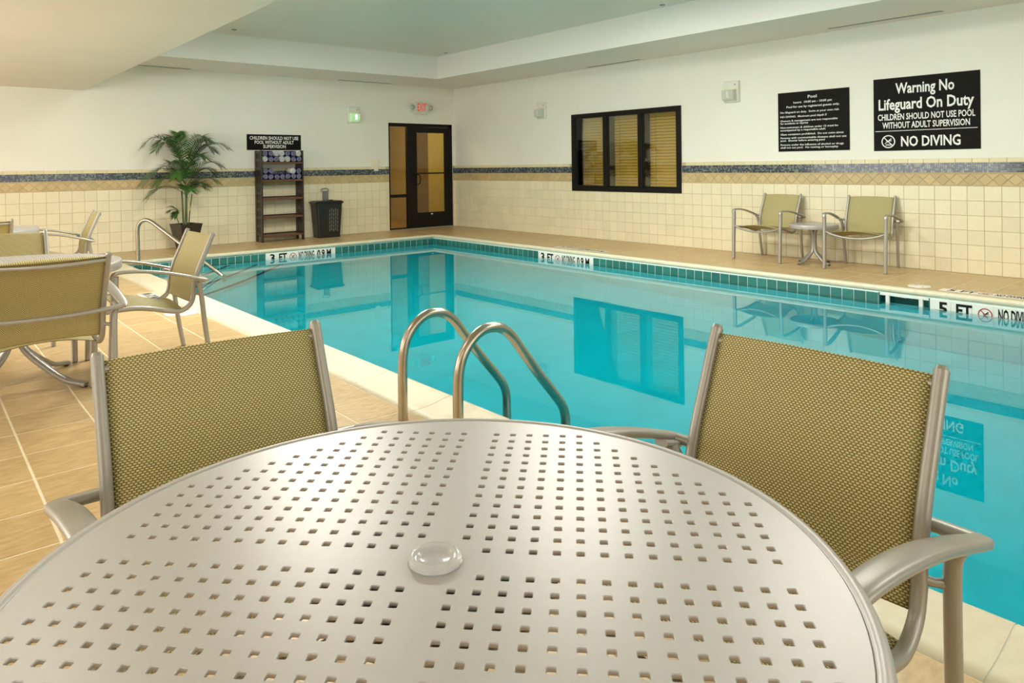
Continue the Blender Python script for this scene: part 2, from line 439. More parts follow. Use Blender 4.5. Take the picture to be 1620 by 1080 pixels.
# ceiling: raised tray, soffit around it, low ceiling over the tables
ceil = thing('ceiling', 'painted ceiling with raised tray over pool and lower part over tables', 'ceiling', kind='structure')
TX0, TX1, TY0, TY1 = 2.3, 7.44, -2.0, 10.652
b = MB(); b.box((TX0 - 0.05, TY0 - 0.05, Z_TRAY), (TX1 + 0.05, TY1 + 0.05, Z_TRAY + 0.12)); b.build('tray_top', 'ceiling_paint', ceil)
for lo, hi in (((2.03, TY1 + 0.012, Z_SOF), (XR, YB, Z_TRAY + 0.1)), ((TX1 + 0.012, YF, Z_SOF), (XR, TY1 + 0.012, Z_TRAY + 0.1)),
               ((2.03, YF, Z_SOF), (TX0 - 0.012, TY1 + 0.012, Z_TRAY + 0.1)), ((TX0 - 0.012, YF, Z_SOF), (TX1 + 0.012, TY0 - 0.012, Z_TRAY + 0.1))):
    b = MB(); b.box(lo, hi); b.build('soffit', 'ceiling_paint', ceil)
for lo, hi in (((TX0 - 0.012, TY1, Z_SOF), (TX1 + 0.012, TY1 + 0.012, Z_TRAY)), ((TX1, TY0, Z_SOF), (TX1 + 0.012, TY1, Z_TRAY)),
               ((TX0 - 0.012, TY0, Z_SOF), (TX0, TY1, Z_TRAY)), ((TX0 - 0.012, TY0 - 0.012, Z_SOF), (TX1 + 0.012, TY0, Z_TRAY))):
    b = MB(); b.box(lo, hi); b.build('tray_side', 'tray_paint', ceil)
b = MB(); b.box((XL, YF, Z_LOW), (2.03, YB, Z_TRAY + 0.1)); b.build('low_ceiling', 'low_paint', ceil)

# ------------------------------------------------------------------ wall tiling
def frustum_mesh(name, ch=0.0025):
    """unit tile: x,z in 0..1 across, y 0 (back) .. -1 (face); chamfer baked for a 0.155 tile"""
    c = ch / 0.155; b = MB()
    b.add([(0, 0, 0), (1, 0, 0), (1, 0, 1), (0, 0, 1), (0, -0.6, 0), (1, -0.6, 0), (1, -0.6, 1), (0, -0.6, 1), (c, -1, c), (1 - c, -1, c), (1 - c, -1, 1 - c), (c, -1, 1 - c)],
          [(0, 1, 5, 4), (1, 2, 6, 5), (2, 3, 7, 6), (3, 0, 4, 7), (4, 5, 9, 8), (5, 6, 10, 9), (6, 7, 11, 10), (7, 4, 8, 11), (8, 9, 10, 11)])
    return b.mesh(name)
def tri_mesh(name, pts):
    """small stone piece: polygon in x-z, face at y=-1"""
    n = len(pts); b = MB()
    cx = sum(p[0] for p in pts) / n; cz = sum(p[1] for p in pts) / n
    ins = [(cx + (p[0] - cx) * 0.97, cz + (p[1] - cz) * 0.97) for p in pts]
    vs = [(p[0], 0, p[1]) for p in pts] + [(p[0], -1, p[1]) for p in ins]
    b.add(vs, [tuple(range(n, 2 * n))] + [(i, (i + 1) % n, n + (i + 1) % n, n + i) for i in range(n)])
    return b.mesh(name)
TILE = frustum_mesh('tile'); TILE.materials.append(MATS['tile'])
CAPT = frustum_mesh('cap_tile'); CAPT.materials.append(MATS['cap_tile'])
DIA = tri_mesh('diamond', [(0.5, 0.03), (0.97, 0.5), (0.5, 0.97), (0.03, 0.5)]); DIA.materials.append(MATS['tan_stone'])
TRU = tri_mesh('triangle', [(0.06, 0.985), (0.5, 0.545), (0.94, 0.985)]); TRU.materials.append(MATS['tan_stone'])
TRD = tri_mesh('triangle', [(0.06, 0.015), (0.94, 0.015), (0.5, 0.455)]); TRD.materials.append(MATS['tan_stone'])
Z_TAN0, Z_TAN1, Z_MOS0, Z_MOS1, Z_CAP = 0.938, 1.072, 1.084, 1.187, 1.236
G = 0.0032
def tile_wall(root, origin, ux, length, col0, skip, uv_of, first):
    """origin: base corner; ux: unit vector along the wall (reading direction); pieces are placed in wall coordinates (s along, z up)"""
    rot = math.atan2(ux[1], ux[0])
    def P(s, off=0.0):  # wall coordinate to world
        nx, ny = ux[1], -ux[0]        # towards the room
        return (origin[0] + ux[0] * s + nx * off, origin[1] + ux[1] * s + ny * off)
    def piece(name, me, s, z, w, h, t=0.007):
        o = bpy.data.objects.new(name, me); COL.objects.link(o)
        x, y = P(s, 0.003); o.location = (x, y, z); o.rotation_euler = (0, 0, rot); o.scale = (w, t, h); o.parent = root
        return o
    mass = MB()
    def masspiece(me, s, z, w, h, t=0.007):
        x, y = P(s, 0.003); M = Matrix.Translation((x, y, z)) @ Matrix.Rotation(rot, 4, 'Z') @ Matrix.Diagonal((w, t, h, 1))
        mass.add([M @ v.co for v in me.vertices], [tuple(p.vertices) for p in me.polygons])
    def blocked(s0, s1, z0, z1):
        for a, c, d, e in skip:
            if s1 > a + 1e-4 and s0 < c - 1e-4 and z1 > d + 1e-4 and z0 < e - 1e-4: return (a, c, d, e)
        return None
    # grout backing
    b = MB()
    segs = [(0.0, length)]
    for a, c, d, e in skip:
        if d <= 0.01:
            segs = [q for s0, s1 in segs for q in ((s0, min(s1, a)), (max(s0, c), s1)) if q[1] - q[0] > 0.001]
    for s0, s1 in segs:
        cuts = [k for k in skip if k[2] > 0.01 and k[0] < s1 and k[1] > s0]
        if not cuts: rects = [(s0, s1, 0, Z_CAP)]
        else:
            a, c, d, e = cuts[0]; rects = [(s0, a, 0, Z_CAP), (c, s1, 0, Z_CAP), (a, c, 0, d)]
        for r0, r1, z0, z1 in rects:
            q = [P(r0), P(r1), P(r1, 0.005), P(r0, 0.005)]
            b.add([(*p, z0) for p in q] + [(*p, z1) for p in q], [(0, 1, 2, 3), (4, 5, 6, 7), (0, 1, 5, 4), (1, 2, 6, 5), (2, 3, 7, 6), (3, 0, 4, 7)])
    b.build('grout_backing', 'grout', root)
    # field tiles
    jobs = []
    k0 = -int(col0 / PIT) - 1
    ncol = int((length - col0) / PIT) + 1
    for k in range(k0, ncol + 1):
        s0 = max(0.0, col0 + k * PIT); s1 = min(length, col0 + (k + 1) * PIT)
        if s1 - s0 < 0.02: continue
        z1 = Z_TAN0
        for r in range(6):
            z0 = max(0.0, z1 - PIT)
            for hit in (blocked(s0, s1, z0, z1),):
                if hit is None: jobs.append((s0, s1, z0, z1))
                else:
                    a, c, d, e = hit
                    if a - s0 > 0.02: jobs.append((s0, a, z0, z1))
                    if s1 - c > 0.02: jobs.append((c, s1, z0, z1))
                    if d - z0 > 0.02: jobs.append((max(s0, a), min(s1, c), z0, d))
            z1 = z0
    def order(j):
        x, y = P((j[0] + j[1]) / 2); q = project((x, y, (j[2] + j[3]) / 2))
        return (0, q[2]) if q and inframe((x, y, (j[2] + j[3]) / 2)) else (1, 0)
    jobs.sort(key=order)
    for i, (s0, s1, z0, z1) in enumerate(jobs):
        a = (TILE, s0 + G / 2, z0 + G / 2, s1 - s0 - G, z1 - z0 - G)
        if i < 298 and order(jobs[i])[0] == 0: piece('tile', *a)
        else: masspiece(*a)
    o = mass.build('tile_field', 'tile_mass', root); o['kind'] = 'stuff'
    # cap row, stone band, mosaic
    D = Z_TAN1 - Z_TAN0
    bandmass = MB(); capmass = MB()
    def far_mass(mb, me, s, z, w, h):
        nonlocal mass
        keep = mass; mass = mb; masspiece(me, s, z, w, h); mass = keep
    k = 0
    while True:
        s0 = (k) * PIT; s1 = s0 + PIT
        if s0 > length: break
        k += 1
        if s1 > length or blocked(s0, s1, Z_MOS1, Z_CAP): continue
        x, y = P(s0)
        if inframe((x, y, 1.2)): piece('cap_tile', CAPT, s0 + G / 2, Z_MOS1 + 0.002, PIT - G, Z_CAP - Z_MOS1 - 0.003)
        else: far_mass(capmass, CAPT, s0 + G / 2, Z_MOS1 + 0.002, PIT - G, Z_CAP - Z_MOS1 - 0.003)
    k = 0
    while True:
        s0 = k * D; s1 = s0 + D
        if s0 > length: break
        k += 1
        if s1 > length or blocked(s0, s1, Z_TAN0, Z_TAN1): continue
        x, y = P(s0)
        for nm, me in (('diamond', DIA), ('triangle', TRD), ('triangle', TRU)):
            # the triangles straddle neighbouring diamonds
            ss = s0 if nm == 'diamond' else s0 + D / 2
            if nm == 'triangle' and (ss + D > length or blocked(ss, ss + D, Z_TAN0, Z_TAN1)): continue
            if inframe((x, y, 1.0)): piece(nm, me, ss, Z_TAN0 + 0.002, D, D - 0.004)
            else: far_mass(bandmass, me, ss, Z_TAN0 + 0.002, D, D - 0.004)
    if capmass.v: o = capmass.build('cap_row', 'cap_tile', root); o['kind'] = 'stuff'
    if bandmass.v: o = bandmass.build('stone_band', 'tan_stone', root); o['kind'] = 'stuff'
    # stone listello strips framing the band
    mos = MB(); NR = 5; mp = (Z_MOS1 - Z_MOS0) / NR
    s = 0.0
    save = mass; mass = mos
    while s + mp < length:
        if not blocked(s, s + mp, Z_MOS0, Z_MOS1):
            for r in range(NR): masspiece(SMALL, s + 0.0014, Z_MOS0 + r * mp + 0.0014, mp - 0.0028, mp - 0.0028, 0.006)
        s += mp
    mass = save
    bk = MB()
    for s0, s1 in segs:
        cuts = [k for k in skip if k[2] > 0.01 and k[0] < s1 and k[1] > s0]
        for r0, r1 in ([(s0, s1)] if not cuts else [(s0, cuts[0][0]), (cuts[0][1], s1)]):
            q = [P(r0), P(r1), P(r1, 0.0062), P(r0, 0.0062)]
            bk.add([(*p, Z_MOS0) for p in q] + [(*p, Z_MOS1) for p in q], [(0, 1, 2, 3), (4, 5, 6, 7), (0, 1, 5, 4), (1, 2, 6, 5), (2, 3, 7, 6), (3, 0, 4, 7)])
    bk.build('mosaic_grout', 'mosaic_grout', root)
    o = mos.build('mosaic_band', 'mosaic', root); o['kind'] = 'stuff'
    li = MB()
    for s0, s1 in segs:
        cuts = [k for k in skip if k[2] > 0.01 and k[0] < s1 and k[1] > s0]
        rr = [(s0, s1)] if not cuts else [(s0, cuts[0][0]), (cuts[0][1], s1)]
        for r0, r1 in rr:
            for z0, z1 in ((Z_TAN1, Z_MOS0),):
                q = [P(r0), P(r1), P(r1, 0.011), P(r0, 0.011)]
                li.add([(*p, z0 + 0.001) for p in q] + [(*p, z1 - 0.001) for p in q], [(0, 1, 2, 3), (4, 5, 6, 7), (0, 1, 5, 4), (1, 2, 6, 5), (2, 3, 7, 6), (3, 0, 4, 7)])
    li.build('listello', 'tan_stone', root)
b = MB(); b.add([(0, 0, 0), (1, 0, 0), (1, 0, 1), (0, 0, 1), (0, -1, 0), (1, -1, 0), (1, -1, 1), (0, -1, 1)], [(4, 5, 6, 7), (0, 1, 5, 4), (1, 2, 6, 5), (2, 3, 7, 6), (3, 0, 4, 7)])
SMALL = b.mesh('mosaic_piece')
# back wall, read from x = -1 to the corner; right wall, read from the corner towards the camera
BX0 = -1.0
tile_wall(wall_back, (BX0, YB), (1, 0), XR - BX0, (1.077 - BX0) % PIT, [(DX0 - BX0 - 0.004, DX1 - BX0 + 0.004, 0, 5)], None, 0)
tile_wall(wall_right, (XR, YB), (0, -1), YB - YF, (YB - 5.626) % PIT, [(YB - WY1, YB - WY0, WZ0, 5)], None, 0)

# ------------------------------------------------------------------ floor
b = MB(); ZG = -0.0016
for lo, hi in (((XL, YF, -0.12), (CPX0, YB, ZG)), ((CPX1, YF, -0.12), (XR, YB, ZG)), ((CPX0, CPY1, -0.12), (CPX1, YB, ZG)), ((CPX0, YF, -0.12), (CPX1, PY0 - 0.3, ZG))):
    b.box(lo, hi)
floor = tag(b.build('floor', 'floor_grout'), 'tan stone-look tile pool deck with pale grout lines', 'floor', kind='structure')
FT, FX, FY = 0.3155, 0.384, 4.323
tb = MB()
tb.add([(0, 0, -1), (1, 0, -1), (1, 1, -1), (0, 1, -1), (0, 0, -0.3), (1, 0, -0.3), (1, 1, -0.3), (0, 1, -0.3), (.008, .008, 0), (.992, .008, 0), (.992, .992, 0), (.008, .992, 0)],
       [(0, 1, 5, 4), (1, 2, 6, 5), (2, 3, 7, 6), (3, 0, 4, 7), (4, 5, 9, 8), (5, 6, 10, 9), (6, 7, 11, 10), (7, 4, 8, 11), (8, 9, 10, 11)])
FTM = tb.mesh('floor_tile'); FTM.materials.append(MATS['floor_tile'])
jobs = []
def clip(x0, x1, y0, y1):
    for rx0, rx1, ry0, ry1 in ((XL, CPX0, YF, YB), (CPX1, XR, YF, YB), (CPX0, CPX1, CPY1, YB)):
        a, c, d, e = max(x0, rx0), min(x1, rx1), max(y0, ry0), min(y1, ry1)
        if c - a > 0.012 and e - d > 0.012: jobs.append((a, c, d, e))
for i in range(-12, 28):
    for j in range(-26, 26):
        clip(FX + i * FT, FX + (i + 1) * FT, FY + j * FT, FY + (j + 1) * FT)
def forder(q):
    p = ((q[0] + q[1]) / 2, (q[2] + q[3]) / 2, 0)
    return (0, project(p)[2]) if inframe(p, 60) else (1, 0)
jobs.sort(key=forder)
fm = MB(); GF = 0.007
for i, (x0, x1, y0, y1) in enumerate(jobs):
    lo = (x0 + GF / 2, y0 + GF / 2); sz = (x1 - x0 - GF, y1 - y0 - GF)
    if i < 298 and forder(jobs[i])[0] == 0:
        o = bpy.data.objects.new('floor_tile', FTM); COL.objects.link(o); o.location = (*lo, 0); o.scale = (*sz, 0.008); o.parent = floor
    else:
        fm.add([(lo[0] + v.co.x * sz[0], lo[1] + v.co.y * sz[1], v.co.z * 0.008) for v in FTM.vertices], [tuple(p.vertices) for p in FTM.polygons])
o = fm.build('floor_tile_field', 'floor_tile_mass', floor); o['kind'] = 'stuff'

# ------------------------------------------------------------------ pool
pool = thing('swimming_pool', 'rectangular indoor pool with cream coping and teal waterline tiles', 'pool', kind='structure')
SK0, SK1 = 2.45, 2.90     # skimmer opening on the far long side
b = MB(); T = 0.2
zf, zn = -1.05, -1.65     # basin floor at the shallow and the deep end
b.box((PX0 - T, PY0 - T, -1.9), (PX0, PY1 + T, -0.036)); b.box((PX0, PY1, -1.9), (PX1, PY1 + T, -0.036)); b.box((PX0, PY0 - T, -1.9), (PX1, PY0, -0.036))
b.box((PX1, PY0 - T, -1.9), (PX1 + T, SK0, -0.036)); b.box((PX1, SK1, -1.9), (PX1 + T, PY1 + T, -0.036)); b.box((PX1, SK0, -1.9), (PX1 + T, SK1, -0.26))
b.build('basin_wall', 'pool_plaster', pool)
b = MB(); b.add([(PX0, PY0, zn), (PX1, PY0, zn), (PX1, 3.0, zn), (PX0, 3.0, zn), (PX1, PY1, zf), (PX0, PY1, zf)] + [(PX0, PY0, -2), (PX1, PY0, -2), (PX1, PY1, -2), (PX0, PY1, -2)],
              [(0, 1, 2, 3), (3, 2, 4, 5), (6, 9, 8, 7), (0, 6, 7, 1), (1, 7, 8, 4, 2), (4, 8, 9, 5), (5, 9, 6, 0, 3)])
b.build('basin_floor', 'pool_plaster', pool)
# corner steps cut across the shallow corner, dark line on every nosing
for k, (s, z) in enumerate(((1.40, ZW - 0.24), (1.80, ZW - 0.48), (2.16, ZW - 0.72))):
    b = MB(); zb = zf - 0.05
    n0 = (PX0 - 0.01, PY1 - s); n1 = (PX0 + s, PY1 + 0.01)
    mid = ((n0[0] + n1[0]) / 2 + 0.06, (n0[1] + n1[1]) / 2 - 0.06)
    arc = [Vector((p.x, p.y)) for p in cr([(n0[0], n0[1], 0), (mid[0], mid[1], 0), (n1[0], n1[1], 0)], 6)]
    b.prism([(p.x, p.y) for p in arc] + [(PX0 - 0.01, PY1 + 0.01)], zb, z)
    st = b.build('pool_step', 'pool_plaster', pool)
    b = MB()
    off = [Vector((-0.707, 0.707)) * 0.05] * len(arc)
    n = len(arc)
    b.prism([(p.x + 0.004, p.y - 0.004) for p in arc] + [(p.x - 0.035, p.y + 0.035) for p in arc[::-1]], z - 0.02, z + 0.002)
    b.build('nosing_line', 'step_line', st)
# coping stones
PROF = [(0.0, -0.06), (0.0, 0.0), (0.07, 0.001), (0.13, 0.006), (0.18, 0.014), (0.225, 0.023), (0.255, 0.027), (0.272, 0.022), (0.280, 0.008), (0.279, -0.012), (0.268, -0.028), (0.245, -0.036), (0.22, -0.038), (0.22, -0.06)]
PROF = [(a * CO / 0.28, z) for a, z in PROF]
def coping(side, a, c, mitre0=False, mitre1=False, prof=None, name='coping_stone', m='coping'):
    PR = prof or PROF
    b = MB(); vs = []
    for e, mit, sg in ((a, mitre0, 1), (c, mitre1, -1)):
        for w, z in PR:
            # distance of this profile point from the outer edge -> mitre shift
            t = e
            if side == 'L': vs.append((CPX0 + w, t + (-(w) if (mit and sg == -1) else 0), z))
            if side == 'R': vs.append((CPX1 - w, t + (-(w) if (mit and sg == -1) else 0), z))
            if side == 'B': vs.append((t + (w * sg if mit else 0), CPY1 - w, z))
    n = len(PR)
    b.add(vs, [(i, (i + 1) % n, n + (i + 1) % n, n + i) for i in range(n)], True)
    b.add(vs[:n], [tuple(range(n))]); b.add(vs[n:], [tuple(range(n))])
    me = b.mesh(name)
    return link(name, me, m, pool)
CP = 0.6175; g2 = 0.002
y = 3.023 - 8 * CP
ys = []
while y < CPY1 - 0.3: ys.append(y); y += CP
for i, y in enumerate(ys):
    last = i == len(ys) - 1; y1 = CPY1 if last else ys[i + 1]
    coping('L', y + g2, y1 - (0 if last else g2), mitre1=last)
ysr = []; y = 2.31 - 7 * CP
while y < CPY1 - 0.3: ysr.append(y); y += CP
for i, y in enumerate(ysr):
    last = i == len(ysr) - 1; y1 = CPY1 if last else ysr[i + 1]
    coping('R', y + g2, y1 - (0 if last else g2), mitre1=last)
nb = 9; xs = [CPX0 + (CPX1 - CPX0) * i / nb for i in range(nb + 1)]
for i in range(nb): coping('B', xs[i] + (0 if i == 0 else g2), xs[i + 1] - (0 if i == nb - 1 else g2), i == 0, i == nb - 1)
# mortar in the joints, just below the faces of the stones
INS = [(max(0.002, a - 0.0022), z - 0.0022) for a, z in PROF]
coping('L', ys[0], CPY1, mitre1=True, prof=INS, name='joint_mortar', m='white_grout'); coping('R', ysr[0], CPY1, mitre1=True, prof=INS, name='joint_mortar', m='white_grout')
coping('B', CPX0, CPX1, True, True, prof=INS, name='joint_mortar', m='white_grout')
# mortar bed under the stones
b = MB()
for lo, hi in (((CPX0, PY0 - 0.3, -0.06), (PX0 - 0.002, CPY1, -0.004)), ((PX1 + 0.002, PY0 - 0.3, -0.06), (CPX1, CPY1, -0.004)), ((PX0, PY1 + 0.002, -0.06), (PX1, CPY1, -0.004))): b.box(lo, hi)
b.build('mortar_bed', 'white_grout', pool)
# waterline tiles, with an added lower row standing in for their reflection
TP = 0.115; TG = 0.007; TZ0, TZ1 = -0.186, -0.0385
WT = frustum_mesh('waterline_tile', 0.003); WT.materials.append(MATS['teal_tile'])
WTW = frustum_mesh('marker_tile', 0.002); WTW.materials.append(MATS['white_tile'])
b = MB()
b.box((PX0, PY1 - 0.004, -0.277), (PX1, PY1 + 0.001, TZ1)); b.box((PX1 - 0.004, SK1, -0.277), (PX1 + 0.001, PY1, TZ1)); b.box((PX1 - 0.004, PY0, -0.277), (PX1 + 0.001, SK0, TZ1)); b.box((PX0 - 0.001, PY0, -0.277), (PX0 + 0.004, PY1, TZ1))
b.build('tile_grout', 'white_grout', pool)
def wl_tile(side, s0, s1, me=WT, name='waterline_tile', z0=-0.186, z1=-0.0385):
    o = bpy.data.objects.new(name, me); COL.objects.link(o); o.parent = pool
    w = s1 - s0 - TG
    if side == 'B': o.location = (s0 + TG / 2, PY1 - 0.002, z0 + 0.003); o.rotation_euler = (0, 0, 0)
    if side == 'R': o.location = (PX1 - 0.002, s1 - TG / 2, z0 + 0.003); o.rotation_euler = (0, 0, -math.pi / 2)
    o.scale = (w, 0.007, z1 - z0 - 0.005)
def run(side, a, c, direction=1):
    n = max(1, round(abs(c - a) / TP)); d = (c - a) / n
    for i in range(n):
        for z0, z1 in ((-0.156, -0.0385), (-0.275, -0.156)):  # second row is added underwater, dark like the mirrored tile band
            wl_tile(side, min(a + i * d, a + (i + 1) * d), max(a + i * d, a + (i + 1) * d), z0=z0, z1=z1)
MB0, MB1 = 4.108, 5.235; MR0, MR1 = 6.587, 7.676; M50, M51 = 1.30, 2.445
run('B', PX0, MB0); run('B', MB1, PX1)
run('R', PY1, MR1); run('R', MR0, SK1); run('R', M50, -1.8)
lm = MB()
for k in range(int((PY1 - PY0) / TP)):
    for z0, z1 in ((-0.156, -0.0385), (-0.275, -0.156)): lm.box((PX0 + 0.002, PY0 + k * TP + TG / 2, z0 + 0.003), (PX0 + 0.009, PY0 + (k + 1) * TP - TG / 2, z1 - 0.002))  # same added lower row on this side
o = lm.build('waterline_tile_field', 'teal_tile', pool); o['kind'] = 'stuff'
def marker(side, s0, s1, feet, metres):
    """depth marking of white tiles across the waterline, lettering as on the tiles"""
    n = 7; d = (s1 - s0) / n
    for i in range(n):
        o = bpy.data.objects.new('marker_tile', WTW); COL.objects.link(o); o.parent = pool
        a0 = s0 + i * d; w = d - 0.0015; h = TZ1 - TZ0 - 0.002
        if side == 'B': o.location = (a0, PY1 - 0.002, TZ0 + 0.001)
        else: o.location = (PX1 - 0.002, a0 + w, TZ0 + 0.001); o.rotation_euler = (0, 0, -math.pi / 2)
        o.scale = (w, 0.007, h)
    L = s1 - s0
    ctr = (((s0 + s1) / 2, PY1 - 0.0098, 0), (1, 0, 0)) if side == 'B' else ((PX1 - 0.0098, (s0 + s1) / 2, 0), (0, -1, 0))
    root = bpy.data.objects.new('depth_lettering', None); COL.objects.link(root); root.parent = pool
    root.matrix_local = frame_matrix(ctr[0], ctr[1], (0, 0, 1))
    hh = 0.108; zb = -0.057 - hh
    def u(fr): return (fr - 0.5) * L
    put_text(feet, hh, (u(0.09), zb), root, 'ink', width=0.075, bold=0.03, z=0.0006)
    put_text('FT', hh, (u(0.235), zb), root, 'ink', width=0.125, bold=0.03, z=0.0006)
    no_diving(root, (u(0.375), zb + hh * 0.42), 0.055, 'ink_red', 'ink', z=0.0006)
    put_text('NO DIVING', hh, (u(0.57), zb), root, 'ink', width=0.255, bold=0.028, z=0.0006)
    put_text(metres, hh, (u(0.83), zb), root, 'ink', width=0.235, bold=0.03, z=0.0006)
marker('B', MB0, MB1, '3', '0.9 M'); marker('R', MR0, MR1, '3', '0.9 M'); marker('R', M50, M51, '5', '1.5 M')
# skimmer mouth
b = MB(); b.box((PX1, SK0 - 0.0, -0.26), (PX1 + 0.19, SK0 + 0.012, -0.036)); b.box((PX1, SK1 - 0.012, -0.26), (PX1 + 0.19, SK1, -0.036)); b.box((PX1 + 0.17, SK0, -0.26), (PX1 + 0.19, SK1, -0.036))
sk = b.build('skimmer_throat', 'teal_tile', pool)
for ya in (SK0 + 0.06, SK1 - 0.10):
    b = MB(); b.cbox((PX1 - 0.006, ya, -0.25), (PX1 + 0.02, ya + 0.035, -0.045), 0.004); b.build('skimmer_post', 'white_plastic', sk)
b = MB(); b.prism([(SK0 + 0.10, -0.048), (SK1 - 0.11, -0.048), (SK1 - 0.13, -0.064), (2.66, -0.068), (2.65, -0.062), (SK0 + 0.16, -0.064)], PX1 + 0.02, PX1 + 0.045, axis=0)
b.build('skimmer_flap', 'white_plastic', sk)
# water
b = MB(); e = 0.012
b.box((PX0 - e, PY0 - e, -1.98), (PX1 + e, PY1 + e, ZW))
b.box((PX1 - 0.001, SK0, -0.255), (PX1 + 0.17, SK1, ZW)) if False else None
water = tag(b.build('pool_water', 'water'), 'still turquoise pool water mirroring walls and chairs', 'water', kind='stuff')

# deck markers and lids
def deck_marker(loc, right, label, feet, metres, length=0.95):
    t = thing('deck_depth_marker', label, 'depth marker', (0, 0, 0), 0, 'depth markers on the deck')
    t.matrix_world = frame_matrix(loc, right, (Vector((0, 0, 1)).cross(Vector(right))))
    n = 6; d = length / n
    for i in range(n):
        b = MB(); b.cbox((-length / 2 + i * d + 0.0008, -0.075, -0.004), (-length / 2 + (i + 1) * d - 0.0008, 0.075, 0.0012), 0.0006); b.build('marker_tile', 'white_tile', t)
    hh = 0.1
    put_text(feet, hh, (-0.40 * length, -0.05), t, 'ink', width=0.06, bold=0.03, z=0.0018)
    put_text('FT', hh, (-0.26 * length, -0.05), t, 'ink', width=0.12, bold=0.03, z=0.0018)
    no_diving(t, (-0.12 * length, 0), 0.055, 'ink_red', 'ink', z=0.0018)
    put_text('NO DIVING', hh, (0.09 * length, -0.05), t, 'ink', width=0.24, bold=0.03, z=0.0018)
    put_text(metres, hh, (0.35 * length, -0.05), t, 'ink', width=0.22, bold=0.03, z=0.0018)
deck_marker((CPX1 + 0.085, 2.00, 0.001), (0, -1, 0), 'white depth marker on deck near the skimmer lid by the long wall', '5', '1.5 M')
deck_marker((CPX1 + 0.085, 7.16, 0.001), (0, -1, 0), 'white depth marker on deck below the black window', '3', '0.9 M')
deck_marker((CPX0 - 0.085, 7.25, 0.001), (0, 1, 0), 'white depth marker on deck behind side-on armchair', '3', '0.9 M')
def lid(x, y, r, label):
    t = thing('skimmer_lid', label, 'lid', (x, y, 0.0005), R(40), 'skimmer lids in the deck')
    b = MB(); b.lathe([(0, 0), (r, 0), (r, 0.003), (r - 0.004, 0.005), (0.001, 0.005)], 36); b.build('cover', 'white_tile', t)
    for s in (-1, 1):
        b = MB(); b.lathe([(0, 0.0055), (0.011, 0.0055), (0.001, 0.0065)], 10, (s * r * 0.78, 0)); b.build('screw_hole', 'vent_dark', t)
lid(1.80, 6.43, 0.135, 'cream round skimmer lid beside side-on armchair'); lid(7.49, 2.67, 0.10, 'cream round skimmer lid beside deck depth marker by long wall')

# ------------------------------------------------------------------ steel rails
def rail(name, label, pts, nrm, r, group, flanges=()):
    t = thing(name, label, 'handrail', tuple(pts[0][:2]) + (0,), 0, group)
    b = MB(); o0 = Vector(t.location)
    b.sweep([p - o0 for p in pts], 2 * r, 2 * r, nrm, 16); b.build('tube', 'steel', t)
    for f in flanges:
        b = MB(); b.lathe([(r, f[2] + 0.022), (r + 0.018, f[2] + 0.018), (r + 0.04, f[2] + 0.004), (r + 0.042, f[2]), (r, f[2])], 24, (f[0] - o0.x, f[1] - o0.y)); b.build('escutcheon', 'steel', t)
    return t
def ladder_path(y):
    raw = [(1.83, 0.0), (1.83, 0.12), (1.832, 0.26), (1.842, 0.345), (1.868, 0.405), (1.915, 0.457), (1.972, 0.487), (2.034, 0.49), (2.09, 0.473), (2.148, 0.425), (2.21, 0.346), (2.305, 0.228), (2.415, 0.10), (2.464, 0.036), (2.484, -0.025), (2.486, -0.12), (2.486, -0.5), (2.486, -1.25)]
    return cr([(x, y, z) for x, z in raw], 5)
for y, lab in ((2.95, 'curved steel ladder rail at the pool edge, on the palm side of its pair'), (2.50, 'curved steel ladder rail at the pool edge, beside the perforated table')):
    t = rail('pool_ladder_rail', lab, ladder_path(y), (0, 1, 0), 0.0235, 'ladder rails at the pool edge', [])
d = Vector((0.707, -0.707, 0)); base = Vector((2.30, 10.05, 0.0))
raw = [(0, 0.0), (0, 0.25), (0.0, 0.46), (0.03, 0.545), (0.10, 0.585), (0.18, 0.565), (0.30, 0.48), (0.60, 0.255), (0.90, 0.03), (1.08, -0.10), (1.14, -0.17), (1.15, -0.26), (1.15, -0.60)]
rail('step_handrail', 'single bent steel handrail at the corner pool steps', cr([base + d * s + Vector((0, 0, z)) for s, z in raw], 6), (0.707, 0.707, 0), 0.024, None, [(base.x, base.y, 0.02)])

# ------------------------------------------------------------------ chairs
def sling(path, hw0, hw1, sag, nu=14, name='back_sling', thick=0.0025):
    """cloth strip between two rails: path of (y,z), half widths along it, bowed by sag"""
    P = [Vector((0, p[0], p[1])) for p in path]; n = len(P); vs = []; uvs = []; fs = []
    ln = 0.0
    for i, p in enumerate(P):
        if i: ln += (P[i] - P[i - 1]).length
        t = (P[min(i + 1, n - 1)] - P[max(i - 1, 0)]).normalized(); nrm = Vector((0, t.z, -t.y))
        k = i / (n - 1); hw = hw0 + (hw1 - hw0) * k
        for j in range(nu + 1):
            u = j / nu * 2 - 1
            q = p + nrm * (sag * (1 - u * u)); vs.append((u * hw, q.y, q.z)); uvs.append((u * hw, ln))
    w = nu + 1
    for i in range(n - 1):
        for j in range(nu): fs.append((i * w + j, i * w + j + 1, (i + 1) * w + j + 1, (i + 1) * w + j))
    me = bpy.data.meshes.new(name); me.from_pydata(vs, [], fs)
    ul = me.uv_layers.new(name='UVMap')
    for lp in me.loops: ul.data[lp.index].uv = uvs[lp.vertex_index]
    me.polygons.foreach_set('use_smooth', [True] * len(me.polygons))
    bm = bmesh.new(); bm.from_mesh(me)
    bmesh.ops.recalc_face_normals(bm, faces=bm.faces[:])
    bmesh.ops.solidify(bm, geom=bm.faces[:], thickness=thick); bm.to_mesh(me); bm.free()
    return me
